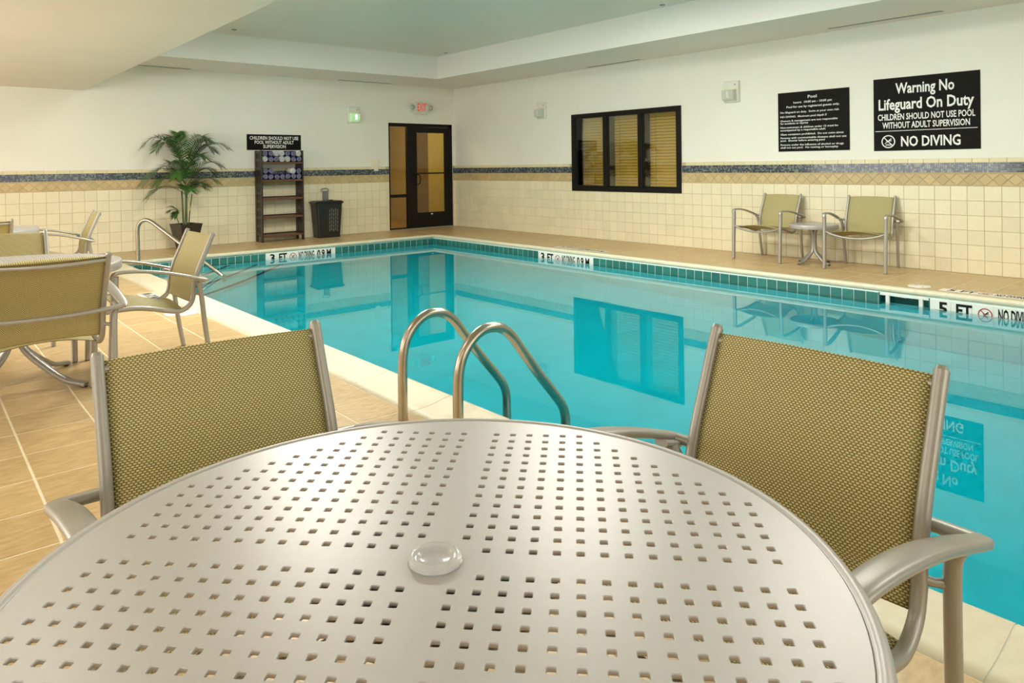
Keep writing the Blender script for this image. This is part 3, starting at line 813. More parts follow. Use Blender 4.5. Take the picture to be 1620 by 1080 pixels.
RAILP = [(-0.316, 0.808), (-0.293, 0.755), (-0.262, 0.68), (-0.228, 0.60), (-0.205, 0.53), (-0.194, 0.475), (-0.191, 0.43), (-0.172, 0.378), (-0.120, 0.345), (-0.056, 0.350), (0.063, 0.383), (0.15, 0.400), (0.23, 0.405), (0.272, 0.405)]
def make_chair():
    t = thing('sling_armchair', 'x', 'chair', (0, 0, 0), 0, 'sling armchairs')
    rp = cr([(0, y, z) for y, z in RAILP], 5)
    for s in (-1, 1):
        def hwid(p): return 0.252 if p.y < 0 else 0.252 + 0.055 * (p.y / 0.272)
        b = MB(); b.sweep([(s * hwid(p), p.y, p.z) for p in rp], 0.027, 0.030, (1, 0, 0), 12, 2.6); rl = b.build('side_rail', 'aluminium', t)
        b = MB(); b.sweep([(s * 0.252, -0.3155, 0.8065), (s * 0.252, -0.3195, 0.8155)], 0.025, 0.028, (1, 0, 0), 12, 2.6, taper=lambda k: (1 - 0.25 * k, 1 - 0.25 * k)); b.build('end_cap', 'aluminium', rl)
        fl = cr([(s * 0.322, 0.290, 0.004), (s * 0.322, 0.285, 0.15), (s * 0.323, 0.277, 0.35), (s * 0.324, 0.268, 0.52), (s * 0.325, 0.266, 0.605)], 4)
        b = MB(); b.sweep(fl, 0.035, 0.040, (1, 0, 0), 12, 3.5); lg = b.build('leg', 'aluminium', t)
        b = MB(); b.sweep([(s * 0.322, 0.290, 0.0), (s * 0.322, 0.290, 0.006)], 0.027, 0.034, (1, 0, 0), 12, 3.5); b.build('foot_glide', 'dark_cap', lg)
        rlg = cr([(s * 0.284, -0.285, 0.004), (s * 0.287, -0.262, 0.14), (s * 0.291, -0.243, 0.28), (s * 0.295, -0.228, 0.42), (s * 0.302, -0.214, 0.495), (s * 0.318, -0.205, 0.528)], 5)
        b = MB(); b.sweep(rlg, 0.031, 0.031, (1, 0, 0), 12, 2.2); lg = b.build('leg', 'aluminium', t)
        b = MB(); b.sweep([(s * 0.284, -0.2855, 0.0), (s * 0.284, -0.285, 0.006)], 0.027, 0.027, (1, 0, 0), 12); b.build('foot_glide', 'dark_cap', lg)
        arm = cr([(s * 0.325, 0.284, 0.588), (s * 0.325, 0.272, 0.616), (s * 0.327, 0.235, 0.627), (s * 0.331, 0.14, 0.624), (s * 0.336, 0.02, 0.606), (s * 0.340, -0.10, 0.576), (s * 0.342, -0.19, 0.549), (s * 0.339, -0.235, 0.535), (s * 0.330, -0.252, 0.530)], 5)
        b = MB(); b.sweep(arm, 0.050, 0.021, (1, 0, 0), 14, 2.8, taper=lambda k: (0.72 + 0.35 * math.sin(math.pi * min(1, k * 1.05)), 1.0 if k < 0.9 else 1 - (k - 0.9) * 3)); b.build('armrest', 'aluminium', t)
        b = MB(); b.sweep([(s * 0.318, -0.17, 0.540), (s * 0.322, -0.235, 0.522)], 0.038, 0.016, (1, 0, 0), 8, 4); b.build('arm_bracket', 'aluminium', t)
        b = MB(); b.sweep([(s * 0.252, -0.196, 0.445), (s * 0.272, -0.208, 0.441), (s * 0.294, -0.226, 0.440)], 0.016, 0.018, (0, 1, 0), 8, taper=lambda k: (1.25 - 0.9 * k * (1 - k) * 1.2, 1.25 - 0.9 * k * (1 - k) * 1.2)); b.build('leg_bracket', 'aluminium', t)
    cb = cr([(-0.337, -0.238, 0.532), (-0.27, -0.252, 0.527), (-0.12, -0.268, 0.522), (0, -0.273, 0.521), (0.12, -0.268, 0.522), (0.27, -0.252, 0.527), (0.337, -0.238, 0.532)], 5)
    b = MB(); b.sweep(cb, 0.024, 0.032, (0, 0, 1), 12, 2.4); b.build('rear_crossbar', 'aluminium', t)
    tb = cr([(-0.252, -0.306, 0.780), (-0.12, -0.335, 0.775), (0, -0.343, 0.773), (0.12, -0.335, 0.775), (0.252, -0.306, 0.780)], 5)
    b = MB(); b.sweep(tb, 0.019, 0.019, (0, 0, 1), 10); b.build('top_bar', 'aluminium', t)
    fb = cr([(-0.320, 0.272, 0.425), (-0.24, 0.272, 0.392), (-0.12, 0.272, 0.366), (0, 0.272, 0.358), (0.12, 0.272, 0.366), (0.24, 0.272, 0.392), (0.320, 0.272, 0.425)], 5)
    b = MB(); b.sweep(fb, 0.022, 0.024, (0, 1, 0), 10); b.build('front_bar', 'aluminium', t)
    bp = [(p.y, p.z) for p in rp]
    back = [p for p in bp if p[1] > 0.378 and p[0] < -0.15]
    back[0] = (-0.311, 0.796)
    link('back_sling', sling(back, 0.246, 0.246, -0.022), 'sling', t)
    seat = [p for p in bp if -0.135 < p[0] < 0.262][::1]
    link('seat_sling', sling(seat, 0.246, 0.30, -0.035, name='seat_sling'), 'sling', t)
    return t
chairs = [
    (0.559, 1.466, -183.1, 'olive mesh armchair at the clear-plugged perforated table, its back to the steel ladder rails\' deck'),
    (1.234, 0.765, 90.06, 'olive mesh armchair at the perforated table with rear legs on pool coping'),
    (0.506, 4.274, 3.3, 'armchair seen from behind with bowed rear crossbar, drawn up to the middle round table'),
    (1.195, 4.948, 90.6, 'taupe mesh armchair side-on beside the pool, at the middle round table'),
    (0.505, 5.56, 180.0, 'armchair at the middle round table, its back toward the far round table'),
    (0.455, 7.76, 2.0, 'armchair backing onto the middle dining set, drawn up to the far round table'),
    (1.207, 8.351, 86.5, 'side-on armchair on the pool side of the far round table'),
    (8.341, 4.711, 87.1, 'armchair against tiled wall, on the window side of the small round table'),
    (8.33, 3.556, 95.0, 'armchair against tiled wall below the warning sign, beside the small round table'),
]
chairs[0] = chairs[0][:3] + ('olive mesh armchair at the perforated table, standing wholly on tan floor tiles',)
proto = make_chair()
for i, (x, y, a, lab) in enumerate(chairs):
    o = proto if i == 0 else copy_tree(proto)
    o.location = (x, y, 0); o.rotation_euler = (0, 0, R(a)); o['label'] = lab

# ------------------------------------------------------------------ tables
def round_table(x, y, ztop, rad, rz, label, pitch, nmax, nsum, plug=False, group='round perforated tables', foot=0.43):
    t = thing('round_table', label, 'table', (x, y, 0), rz, group)
    rp = rad - 0.022
    outer = [(rp * math.cos(2 * math.pi * k / 96), rp * math.sin(2 * math.pi * k / 96)) for k in range(96)]
    holes = []; hs = pitch * 0.20; c = hs * 0.38
    for i in range(-nmax, nmax + 1):
        for j in range(-nmax, nmax + 1):
            if i == 0 or j == 0 or abs(i) + abs(j) > nsum or (abs(i) == 1 and abs(j) == 1): continue
            cx, cy = i * pitch, j * pitch
            holes.append([(cx - hs, cy - hs + c), (cx - hs + c * .3, cy - hs + c * .3), (cx - hs + c, cy - hs), (cx + hs - c, cy - hs), (cx + hs - c * .3, cy - hs + c * .3), (cx + hs, cy - hs + c), (cx + hs, cy + hs - c), (cx + hs - c * .3, cy + hs - c * .3), (cx + hs - c, cy + hs), (cx - hs + c, cy + hs), (cx - hs + c * .3, cy + hs - c * .3), (cx - hs, cy + hs - c)])
    me = plate_mesh('tabletop', outer, holes, 0.006, 0.0012)
    o = link('tabletop', me, 'table_paint', t); o.location = (0, 0, ztop - 0.001)
    b = MB(); r = rad
    b.lathe([(r - 0.0215, ztop - 0.004), (r - 0.019, ztop - 0.0005), (r - 0.012, ztop + 0.001), (r - 0.005, ztop - 0.001), (r - 0.001, ztop - 0.006), (r, ztop - 0.012), (r, ztop - 0.046), (r - 0.003, ztop - 0.050), (r - 0.010, ztop - 0.050), (r - 0.012, ztop - 0.046), (r - 0.012, ztop - 0.010), (r - 0.0215, ztop - 0.008)], 96, closed=True)
    b.build('rim', 'table_paint', t)
    # pedestal: hub and four curved flat legs
    b = MB(); b.lathe([(0, ztop - 0.03), (rad * 0.30, ztop - 0.03), (rad * 0.30, ztop - 0.022), (0.001, ztop - 0.022)], 32); b.build('hub', 'aluminium', t)
    q = ztop
    for k in range(4):
        a = math.pi / 4 * 0 + k * math.pi / 2 + (0 if rz else 0)
        ca, sa = math.cos(a), math.sin(a)
        prof = [(rad * 0.24, q - 0.03), (rad * 0.17, q * 0.90), (rad * 0.085, q * 0.76), (rad * 0.065, q * 0.60), (rad * 0.07, q * 0.46), (rad * 0.12, q * 0.30), (foot * 0.48, q * 0.14), (foot * 0.72, q * 0.055), (foot * 0.9, 0.022), (foot, 0.014)]
        b = MB(); b.sweep(cr([(p * ca, p * sa, z) for p, z in prof], 5), 0.044, 0.026, (-sa, ca, 0), 8, 5); lg = b.build('leg', 'aluminium', t)
        b = MB(); b.lathe([(0, 0), (0.016, 0), (0.016, 0.008), (0.001, 0.008)], 12, (foot * 0.97 * ca, foot * 0.97 * sa)); b.build('foot_glide', 'dark_cap', lg)
    if plug:
        b = MB(); R0 = 0.0355
        b.lathe([(0.001, 0.0045), (R0 * 0.52, 0.0045), (R0 * 0.60, 0.006), (R0 * 0.66, 0.0105), (R0 * 0.86, 0.0115), (R0 * 0.97, 0.010), (R0, 0.007), (R0, 0.002), (R0 * 1.03, 0.0), (0.001, 0.0)], 48)
        o = b.build('umbrella_hole_plug', 'clear_plastic', t, 'clear plastic umbrella hole plug'); o.location = (0, 0, ztop); o.scale = (1, 1, 0.75)
    return t
KT = 0.53 / 0.5
round_table(0.5095 * KT, 0.7496 * KT, 0.69, 0.517 * KT, R(-45.93), 'large round perforated metal table with clear plug in its centre', 0.03068 * KT, 14, 20, plug=True)
round_table(0.475, 4.92, 0.69, 0.517 * KT, R(-45), 'middle round metal table with an armchair side-on by the pool edge', 0.03068 * KT, 14, 20)
round_table(0.46, 8.22, 0.69, 0.517 * KT, R(-45), 'far round metal table standing near the tiled end wall', 0.03068 * KT, 14, 20)
round_table(8.33, 4.13, 0.475, 0.275, R(71), 'small round metal side table between two armchairs by tiled wall', 0.0305, 7, 10, foot=0.235, group='side tables')

# ------------------------------------------------------------------ signs
def sign(name, label, cat, origin, right, w, h, depth=0.006, m='black_sign'):
    t = thing(name, label, cat)
    t.matrix_world = frame_matrix(origin, right, (0, 0, 1))
    b = MB(); b.cbox((-w / 2, -h / 2, -depth), (w / 2, h / 2, 0), 0.001); b.build('board', m, t)
    return t
# warning sign
w, h = 1.084, 0.835
t = sign('warning_sign', 'large black warning sign reading no lifeguard on duty on cream wall', 'sign', (XR - 0.007, (3.578 + 2.494) / 2, (1.335 + 2.17) / 2), (0, -1, 0), w, h)
put_text('Warning No', 0.118, (0.0, 0.235), t, 'sign_white', width=0.60, bold=0.022)
put_text('Lifeguard On Duty', 0.122, (0.0, 0.055), t, 'sign_white', width=0.97, bold=0.022)
put_text('CHILDREN SHOULD NOT USE POOL', 0.070, (0.0, -0.065), t, 'sign_white', width=0.99, bold=0.018)
put_text('WITHOUT ADULT SUPERVISION', 0.070, (0.0, -0.160), t, 'sign_white', width=0.89, bold=0.018)
b = MB(); b.box((-0.525, -0.194, 0.0006), (0.515, -0.188, 0.0012)); b.build('divider_line', 'sign_white', t)
no_diving(t, (-0.382, -0.312), 0.075, 'sign_white', 'sign_white')
put_text('NO DIVING', 0.112, (0.055, -0.368), t, 'sign_white', width=0.60, bold=0.022)
# rules sign
w, h = 0.914, 0.756
t = sign('pool_rules_sign', 'smaller black pool rules sign with many lines of white text', 'sign', (XR - 0.007, (4.772 + 3.858) / 2, (1.356 + 2.112) / 2), (0, -1, 0), w, h)
put_text('Pool', 0.036, (0, 0.290), t, 'sign_white', bold=0.012, width=0.115)
put_text('hours:  10:00 am - 10:00 pm', 0.026, (0, 0.232), t, 'sign_white', bold=0.012, width=0.49)
put_text('Pool for use by registered guests only.', 0.026, (0, 0.178), t, 'sign_white', bold=0.012, width=0.68)
rows = [(0.112, 'No lifeguard on duty.  Swim at your own risk', 0.76), (0.056, "NO DIVING.  Maximum pool depth 5'", 0.61), (0.003, 'Owners & management are not responsible', 0.74), (-0.030, 'for accidents or injuries', 0.37),
        (-0.082, 'Non-swimmers & children under 12 must be', 0.745), (-0.117, 'accompanied by a responsible adult', 0.59), (-0.170, 'Glass containers prohibited.  Do not swim alone', 0.81),
        (-0.216, 'Persons with communicable diseases shall not use', 0.845), (-0.250, 'pool.  Shower before entering pool', 0.58), (-0.304, 'Persons under the influence of alcohol or drugs', 0.81), (-0.340, 'shall not use pool.  No running or horseplay', 0.745)]
for y, s, ww in rows: put_text(s, 0.0235, (-0.425, y), t, 'sign_white', bold=0.012, width=ww, align='LEFT')
# children sign
t = sign('children_supervision_sign', 'black children supervision sign above the towel rack', 'sign', ((4.408 + 5.363) / 2, YB - 0.007, (1.545 + 1.805) / 2), (1, 0, 0), 0.955, 0.265)
for y, s, ww in ((0.045, 'CHILDREN SHOULD NOT USE', 0.86), (-0.028, 'POOL WITHOUT ADULT', 0.69), (-0.100, 'SUPERVISION', 0.40)): put_text(s, 0.056, (0.0, y), t, 'sign_white', bold=0.02, width=ww)
# exit sign with emergency lamp heads
t = thing('exit_sign', 'white exit sign with red letters and two emergency lamp heads', 'exit sign'); t.matrix_world = frame_matrix((7.865, YB, 2.375), (1, 0, 0), (0, 0, 1))
b = MB(); b.cbox((-0.155, -0.115, 0.0), (0.155, 0.115, 0.07), 0.008); b.build('housing', 'exit_body', t)
put_text('EXIT', 0.145, (0.01, -0.045), t, 'exit_red', width=0.21, bold=0.012, z=0.072)
for s in (-1, 1):
    b = MB(); b.lathe([(0.001, 0.02), (0.05, 0.02), (0.066, 0.045), (0.068, 0.075), (0.062, 0.085), (0.056, 0.078), (0.001, 0.070)], 24, (s * 0.215, 0.02)); lh = b.build('lamp_head', 'white_plastic', t)
    b = MB(); b.lathe([(0.001, 0.074), (0.05, 0.079), (0.001, 0.082)], 20, (s * 0.215, 0.02)); b.build('lamp_lens', 'strobe_lens', lh)
    b = MB(); b.cbox((min(s * 0.14, s * 0.19), 0.0, 0.02), (max(s * 0.14, s * 0.19), 0.035, 0.05), 0.004); b.build('lamp_bracket', 'white_plastic', lh)
# fire alarm strobes
def strobe(origin, right, label, lit=False):
    t = thing('alarm_strobe', label, 'alarm strobe', (0, 0, 0), 0, 'alarm strobes'); t.matrix_world = frame_matrix(origin, right, (0, 0, 1))
    b = MB(); b.cbox((-0.115, -0.145, 0.0), (0.115, 0.145, 0.045), 0.01); b.build('backplate', 'white_plastic', t)
    b = MB(); b.prism([(0.045, -0.135), (0.125, -0.11), (0.135, -0.05), (0.125, 0.015), (0.045, 0.03)], -0.085, 0.085, axis=0)
    me = b.mesh('lens')
    for v in me.vertices: v.co = Vector((v.co.x, v.co.z, v.co.y))
    o = link('lens', me, 'strobe_lit' if lit else 'strobe_lens', t)
    b = MB(); b.cbox((-0.012, -0.09, 0.13), (0.022, 0.0, 0.138), 0.003); b.build('flash_tube', 'strobe_bulb' if lit else 'white_plastic', t)
    b = MB(); b.cbox((0.06, 0.085, 0.045), (0.075, 0.1, 0.047), 0.001); b.build('test_hole', 'ink', t)
strobe((6.385, YB, 2.20), (1, 0, 0), 'alarm strobe with glowing green lens beside the exit sign', True)
strobe((XR, 9.24, 2.195), (0, -1, 0), 'unlit alarm strobe on cream wall between exit door and black window')
strobe((XR, 5.44, 2.195), (0, -1, 0), 'unlit alarm strobe on cream wall beside the pool rules sign')
# switch plates
t = thing('wall_switch_plate', 'cream double switch plate at the mosaic band beside the door', 'switch plate'); t.matrix_world = frame_matrix((6.85, YB - 0.010, 1.24), (1, 0, 0), (0, 0, 1))
b = MB(); b.cbox((-0.075, -0.01, 0), (0.075, 0.12, 0.006), 0.002); b.build('plate', 'tile', t); b = MB(); b.cbox((-0.04, -0.085, 0), (0.05, 0.03, 0.010), 0.002); b.build('cover', 'white_plastic', t)
t = thing('blank_wall_plate', 'narrow blank white plate high on cream wall above the palm', 'wall plate'); t.matrix_world = frame_matrix((3.41, YB, 2.13), (1, 0, 0), (0, 0, 1))
b = MB(); b.cbox((-0.037, -0.07, 0), (0.037, 0.07, 0.006), 0.002); b.build('plate', 'plaster', t)
for yy in (-0.045, 0.045): b = MB(); b.lathe([(0.001, 0.0065), (0.004, 0.0065), (0.001, 0.008)], 8, (0, yy)); b.build('screw', 'white_plastic', t)

# ------------------------------------------------------------------ glass door and side light
door = thing('door_1', 'black framed glass door with side light under the exit sign', 'door', (0, 0, 0), kind='structure')
Y0, Y1 = YB + 0.0, YB + 0.075
def dbox(name, x0, x1, z0, z1, y0=Y0, y1=Y1, m='black_frame', parent=door):
    b = MB(); b.cbox((x0, y0, z0), (x1, y1, z1), 0.004); return b.build(name, m, parent)
XM = 7.60   # mullion between side light and door
dbox('frame_jamb', DX0, DX0 + 0.03, 0, DZ); dbox('frame_jamb', DX1 - 0.085, DX1, 0, DZ); dbox('frame_head', DX0, DX1, DZ - 0.065, DZ)
dbox('mullion', XM - 0.035, XM + 0.045, 0, DZ - 0.065); dbox('side_light_rail', DX0 + 0.03, XM - 0.035, 0.63, 0.69); dbox('side_light_sill', DX0 + 0.03, XM - 0.035, 0, 0.035)
b = MB(); b.box((DX0 + 0.03, Y0 + 0.03, 0.035), (XM - 0.035, Y0 + 0.036, DZ - 0.065)); b.build('side_light_pane', 'pane_glass', door)
lx0, lx1 = XM + 0.05, DX1 - 0.09
gx0, gx1, gz0, gz1 = 7.79, 8.465, 0.31, 1.90
leaf = dbox('door_leaf', lx0, gx0, 0.012, DZ - 0.07, Y0 + 0.005, Y0 + 0.05)
dbox('leaf_stile', gx1, lx1, 0.012, DZ - 0.07, Y0 + 0.005, Y0 + 0.05, parent=leaf); dbox('leaf_bottom_rail', gx0, gx1, 0.012, gz0, Y0 + 0.005, Y0 + 0.05, parent=leaf); dbox('leaf_top_rail', gx0, gx1, gz1, DZ - 0.07, Y0 + 0.005, Y0 + 0.05, parent=leaf)
b = MB(); b.box((gx0, Y0 + 0.025, gz0), (gx1, Y0 + 0.031, gz1)); b.build('glass_pane', 'pane_glass', leaf)
dbox('push_bar', lx0 + 0.06, lx1 - 0.02, 1.075, 1.105, Y0 + 0.05, Y0 + 0.09, parent=leaf)
b = MB(); hp = cr([(7.735, Y0 + 0.01, 1.085), (7.735, Y0 - 0.05, 1.08), (7.80, Y0 - 0.065, 1.05), (7.815, Y0 - 0.065, 0.96), (7.795, Y0 - 0.06, 0.89), (7.735, Y0 - 0.045, 0.865), (7.735, Y0 + 0.01, 0.86)], 5)
b.sweep(hp, 0.022, 0.022, (0.3, 0.2, 1), 8); b.build('pull_handle', 'black_frame', leaf)
b = MB(); b.lathe([(0.001, 0.0), (0.028, 0.0), (0.001, 0.003)], 16); o = b.build('maker_sticker', 'white_plastic', leaf); o.rotation_euler = (R(90), 0, 0); o.location = (8.13, Y0 + 0.005, 0.275); o.scale = (1, 0.5, 1)
dbox('threshold', DX0, DX1, -0.004, 0.012, Y0 - 0.01, Y1 + 0.05, 'aluminium')
# passage behind the door
hall = thing('wall_hall', 'tan passage seen through the glass door', 'hallway', kind='structure')
yh0, yh1 = YB + WALLT, 14.6
for nm, lo, hi, m in (('hall_back', (6.2, 15.2, 0), (9.1, 15.3, 2.5), 'hall_wall'), ('hall_side', (6.1, yh0, 0), (6.2, 15.3, 2.5), 'hall_wall'),
                      ('hall_side', (9.0, yh0, 0), (9.1, 13.3, 2.5), 'hall_panel'), ('hall_doorway', (9.06, 13.3, 0), (9.1, 13.95, 2.5), 'hall_dark'), ('hall_side', (9.0, 13.95, 0), (9.1, 15.3, 2.5), 'hall_wall'),
                      ('hall_floor', (6.1, yh0, -0.1), (9.1, 15.3, 0), 'hall_floor'), ('hall_ceiling', (6.1, yh0, 2.5), (9.1, 15.3, 2.6), 'hall_wall')):
    b = MB(); b.box(lo, hi); b.build(nm, m, hall)
t = thing('hall_ceiling_lamp', 'round ceiling lamp in the passage behind the door', 'lamp', (7.4, 13.0, 2.5))
b = MB(); b.lathe([(0.001, -0.06), (0.12, -0.05), (0.15, 0.0), (0.001, 0.0)], 24); b.build('shade', 'diffuser', t)
pl = bpy.data.lights.new('hall_bulb', 'POINT'); pl.energy = 40; pl.color = (1, 0.80, 0.45); pl.shadow_soft_size = 0.12
po = bpy.data.objects.new('hall_bulb', pl); COL.objects.link(po); po.location = (0, 0, -0.2); po.parent = t

# ------------------------------------------------------------------ window with blinds
win = thing('window_1', 'black framed window of three panes in the cream wall', 'window', kind='structure')
def wbox(name, y0, y1, z0, z1, x0=XR - 0.025, x1=XR + 0.12, m='black_frame', parent=win):
    b = MB(); b.cbox((x0, y0, z0), (x1, y1, z1), 0.004); return b.build(name, m, parent)
FW = 0.075
wbox('frame_sill', WY0, WY1, WZ0, WZ0 + FW); wbox('frame_head', WY0, WY1, WZ1 - FW, WZ1); wbox('frame_jamb', WY0, WY0 + FW, WZ0 + FW, WZ1 - FW, x1=XR + 0.20); wbox('frame_jamb', WY1 - FW, WY1, WZ0 + FW, WZ1 - FW, x1=XR + 0.20)
pw = (WY1 - WY0 - 2 * FW - 2 * 0.08) / 3
panes = []
yy = WY1 - FW
for k in range(3):
    panes.append((yy - pw, yy))
    if k < 2: wbox('mullion', yy - pw - 0.08, yy - pw, WZ0 + FW, WZ1 - FW, x1=XR + 0.20)
    yy -= pw + 0.08
for y0, y1 in panes:
    b = MB(); b.box((XR + 0.004, y0, WZ0 + FW), (XR + 0.010, y1, WZ1 - FW)); b.build('pane', 'pane_glass', win)
    wbox('glazing_bead', y0, y0 + 0.018, WZ0 + FW, WZ1 - FW, XR - 0.01, XR + 0.02); wbox('glazing_bead', y1 - 0.018, y1, WZ0 + FW, WZ1 - FW, XR - 0.01, XR + 0.02); wbox('glazing_bead', y0, y1, WZ0 + FW, WZ0 + FW + 0.018, XR - 0.01, XR + 0.02)
SLM = None
for (y0, y1), lab in zip(panes, ('wooden slat blind behind the window pane next to the exit door side', 'wooden slat blind behind the middle window pane', 'wooden slat blind behind the window pane next to the rules sign side')):
    t = thing('window_blind', lab, 'blind', (XR + 0.172, (y0 + y1) / 2, WZ0 + FW), 0, 'slat blinds in the window')
    hgt = WZ1 - WZ0 - 2 * FW; wd = y1 - y0 - 0.008
    if SLM is None:
        b = MB(); ang = R(74); hw = 0.0205; dx, dz = hw * math.cos(ang), hw * math.sin(ang)
        b.add([(-dx, -wd / 2, -dz), (-dx, wd / 2, -dz), (dx, wd / 2, dz), (dx, -wd / 2, dz), (-dx - 0.0015, -wd / 2, -dz + 0.001), (-dx - 0.0015, wd / 2, -dz + 0.001), (dx - 0.0015, wd / 2, dz + 0.001), (dx - 0.0015, -wd / 2, dz + 0.001)],
              [(0, 1, 2, 3), (4, 5, 6, 7), (0, 1, 5, 4), (1, 2, 6, 5), (2, 3, 7, 6), (3, 0, 4, 7)])
        SLM = b.mesh('slat'); SLM.materials.append(MATS['slat'])
    n = 24
    for k in range(n):
        o = bpy.data.objects.new('slat', SLM); COL.objects.link(o); o.parent = t; o.location = (0, 0, 0.03 + k * (hgt - 0.06) / (n - 1))
    b = MB(); b.cbox((-0.02, -wd / 2, hgt - 0.02), (0.02, wd / 2, hgt + 0.02), 0.004); b.build('head_rail', 'slat', t)
    for s in (-0.3, 0.3):
        b = MB(); b.box((-0.027, s * wd - 0.002, 0), (-0.025, s * wd + 0.002, hgt)); b.build('ladder_cord', 'hall_dark', t)
room = thing('wall_lobby', 'warm lit room behind the window blinds', 'room', kind='structure')
for nm, lo, hi, m in (('lobby_back', (11.0, 5.0, 0), (11.1, 9.6, 2.7), 'hall_dark'), ('lobby_side', (XR + WALLT, 4.9, 0), (11.1, 5.0, 2.7), 'hall_wall'), ('lobby_side', (XR + WALLT, 9.6, 0), (11.1, 9.7, 2.7), 'hall_wall'),
                      ('lobby_floor', (XR + WALLT, 4.9, -0.1), (11.1, 9.7, 0), 'hall_floor'), ('lobby_ceiling', (XR + WALLT, 4.9, 2.7), (11.1, 9.7, 2.8), 'hall_wall')):
    b = MB(); b.box(lo, hi); b.build(nm, m, room)
t = thing('lobby_lamp', 'warm pendant lamp in the room behind the blinds', 'lamp', (9.75, 6.6, 1.9))
b = MB(); b.lathe([(0.05, 0.12), (0.09, 0.10), (0.16, -0.08), (0.155, -0.085), (0.085, 0.09), (0.045, 0.11)], 24, closed=True); b.build('shade', 'diffuser', t)
b = MB(); b.lathe([(0.006, 0.10), (0.006, 0.8), (0.001, 0.8)], 8); b.build('cord', 'ink', t)
pl = bpy.data.lights.new('lobby_bulb', 'POINT'); pl.energy = 14; pl.color = (1, 0.78, 0.42); pl.shadow_soft_size = 0.06
po = bpy.data.objects.new('lobby_bulb', pl); COL.objects.link(po); po.location = (0, 0, -0.05); po.parent = t

# ------------------------------------------------------------------ towel rack
RX0, RX1, RY0, RY1, RZ = 4.525, 5.262, 11.575, 11.865, 1.53
t = thing('towel_rack', 'dark wooden five-shelf rack holding rolled towels against tiled wall', 'rack', ((RX0 + RX1) / 2, (RY0 + RY1) / 2, 0))
W2, D2 = (RX1 - RX0) / 2, (RY1 - RY0) / 2
for sx in (-1, 1):
    x0, x1 = sorted((sx * W2, sx * (W2 - 0.024)))
    for sy in (-1, 1):
        b = MB(); y0, y1 = sorted((sy * D2, sy * (D2 - 0.065))); b.cbox((x0, y0, 0), (x1, y1, RZ), 0.003); b.build('post', 'rack_wood', t)
    for yy in (-0.052, 0.012):
        b = MB(); b.box((x0 + 0.006, yy, 0.10), (x1 - 0.006, yy + 0.040, RZ - 0.03)); b.build('side_slat', 'rack_wood', t)
    for k in range(11):
        z = 0.11 + k * 0.137; b = MB(); b.box((x0 + 0.004, -D2 + 0.05, z), (x1 - 0.004, D2 - 0.05, z + 0.045)); b.build('side_rung', 'rack_wood', t)
SHZ = [0.115, 0.425, 0.735, 1.04, 1.335]
for z in SHZ:
    b = MB(); b.cbox((-W2 + 0.022, -D2 + 0.008, z - 0.032), (W2 - 0.022, D2 - 0.02, z), 0.003); sh = b.build('shelf', 'shelf_wood', t)
    b = MB(); b.box((-W2 + 0.022, D2 - 0.02, z - 0.02), (W2 - 0.022, D2 - 0.008, z + 0.02)); b.build('shelf_back_lip', 'rack_wood', sh)
# rolled towels, spiral ends towards the pool
def towel_mesh(r, L):
    b = MB(); b.lathe([(0.001, 0), (r * 0.55, 0.006), (r * 0.9, 0.0), (r, 0.012), (r, L - 0.012), (r * 0.9, L), (0.001, L - 0.006)], 18)
    for v in range(len(b.v)):
        x, y, z = b.v[v]; b.v[v] = (x, z, y)      # axis along y
    return b.mesh('towel_roll')
def spiral_mesh(r):
    pts = []
    for k in range(46):
        a = k / 45 * 2 * math.pi * 2.1; q = r * (0.12 + 0.80 * k / 45); pts.append((q * math.cos(a), -0.001, q * math.sin(a)))
    b = MB(); b.sweep(pts, 0.006, r * 0.085, (0, 1, 0), 6); return b.mesh('spiral_edge')
TR = 0.047
TM = {c: towel_mesh(TR, 0.21) for c in 'nw'}; TM['n'].materials.append(MATS['towel_navy']); TM['w'].materials.append(MATS['towel_white'])
SPM = {'n': spiral_mesh(TR), 'w': spiral_mesh(TR)}; SPM['n'].materials.append(MATS['towel_white']); SPM['w'].materials.append(MATS['towel_navy'])
def towel(x, z, c, where, end):
    lab = ('navy' if c == 'n' else 'white') + ' rolled towel, ' + end + ' from the hamper side ' + where
    o = bpy.data.objects.new('rolled_towel', TM[c]); COL.objects.link(o); o.location = (x, RY0 + 0.012 + random.uniform(0, 0.01), z); o.rotation_euler = (0, random.uniform(0, 6.28), 0)
    tag(o, lab, 'towel', ('navy' if c == 'n' else 'white') + ' towels ' + where)
    s = bpy.data.objects.new('spiral_edge', SPM[c]); COL.objects.link(s); s.parent = o
xs0 = RX0 + 0.024 + TR + 0.004; st = (RX1 - RX0 - 0.056 - 2 * TR) / 6
pat = {(4, 0): 'wnnwwnn', (4, 1): 'nnwwnnw', (3, 0): 'nnnnnnn', (3, 1): 'nn...wn'}
for (sh, row), s in pat.items():
    for i, c in enumerate(s):
        if c == '.': continue
        x = xs0 + i * st; z = SHZ[sh] + TR + 0.001 + row * 2 * TR * 1.012
        towel(x, z, c, ('on the top shelf' if sh == 4 else 'on the second shelf') + (', upper layer' if row else ', bottom layer'), ('seventh', 'sixth', 'fifth', 'fourth', 'third', 'second', 'first')[i])

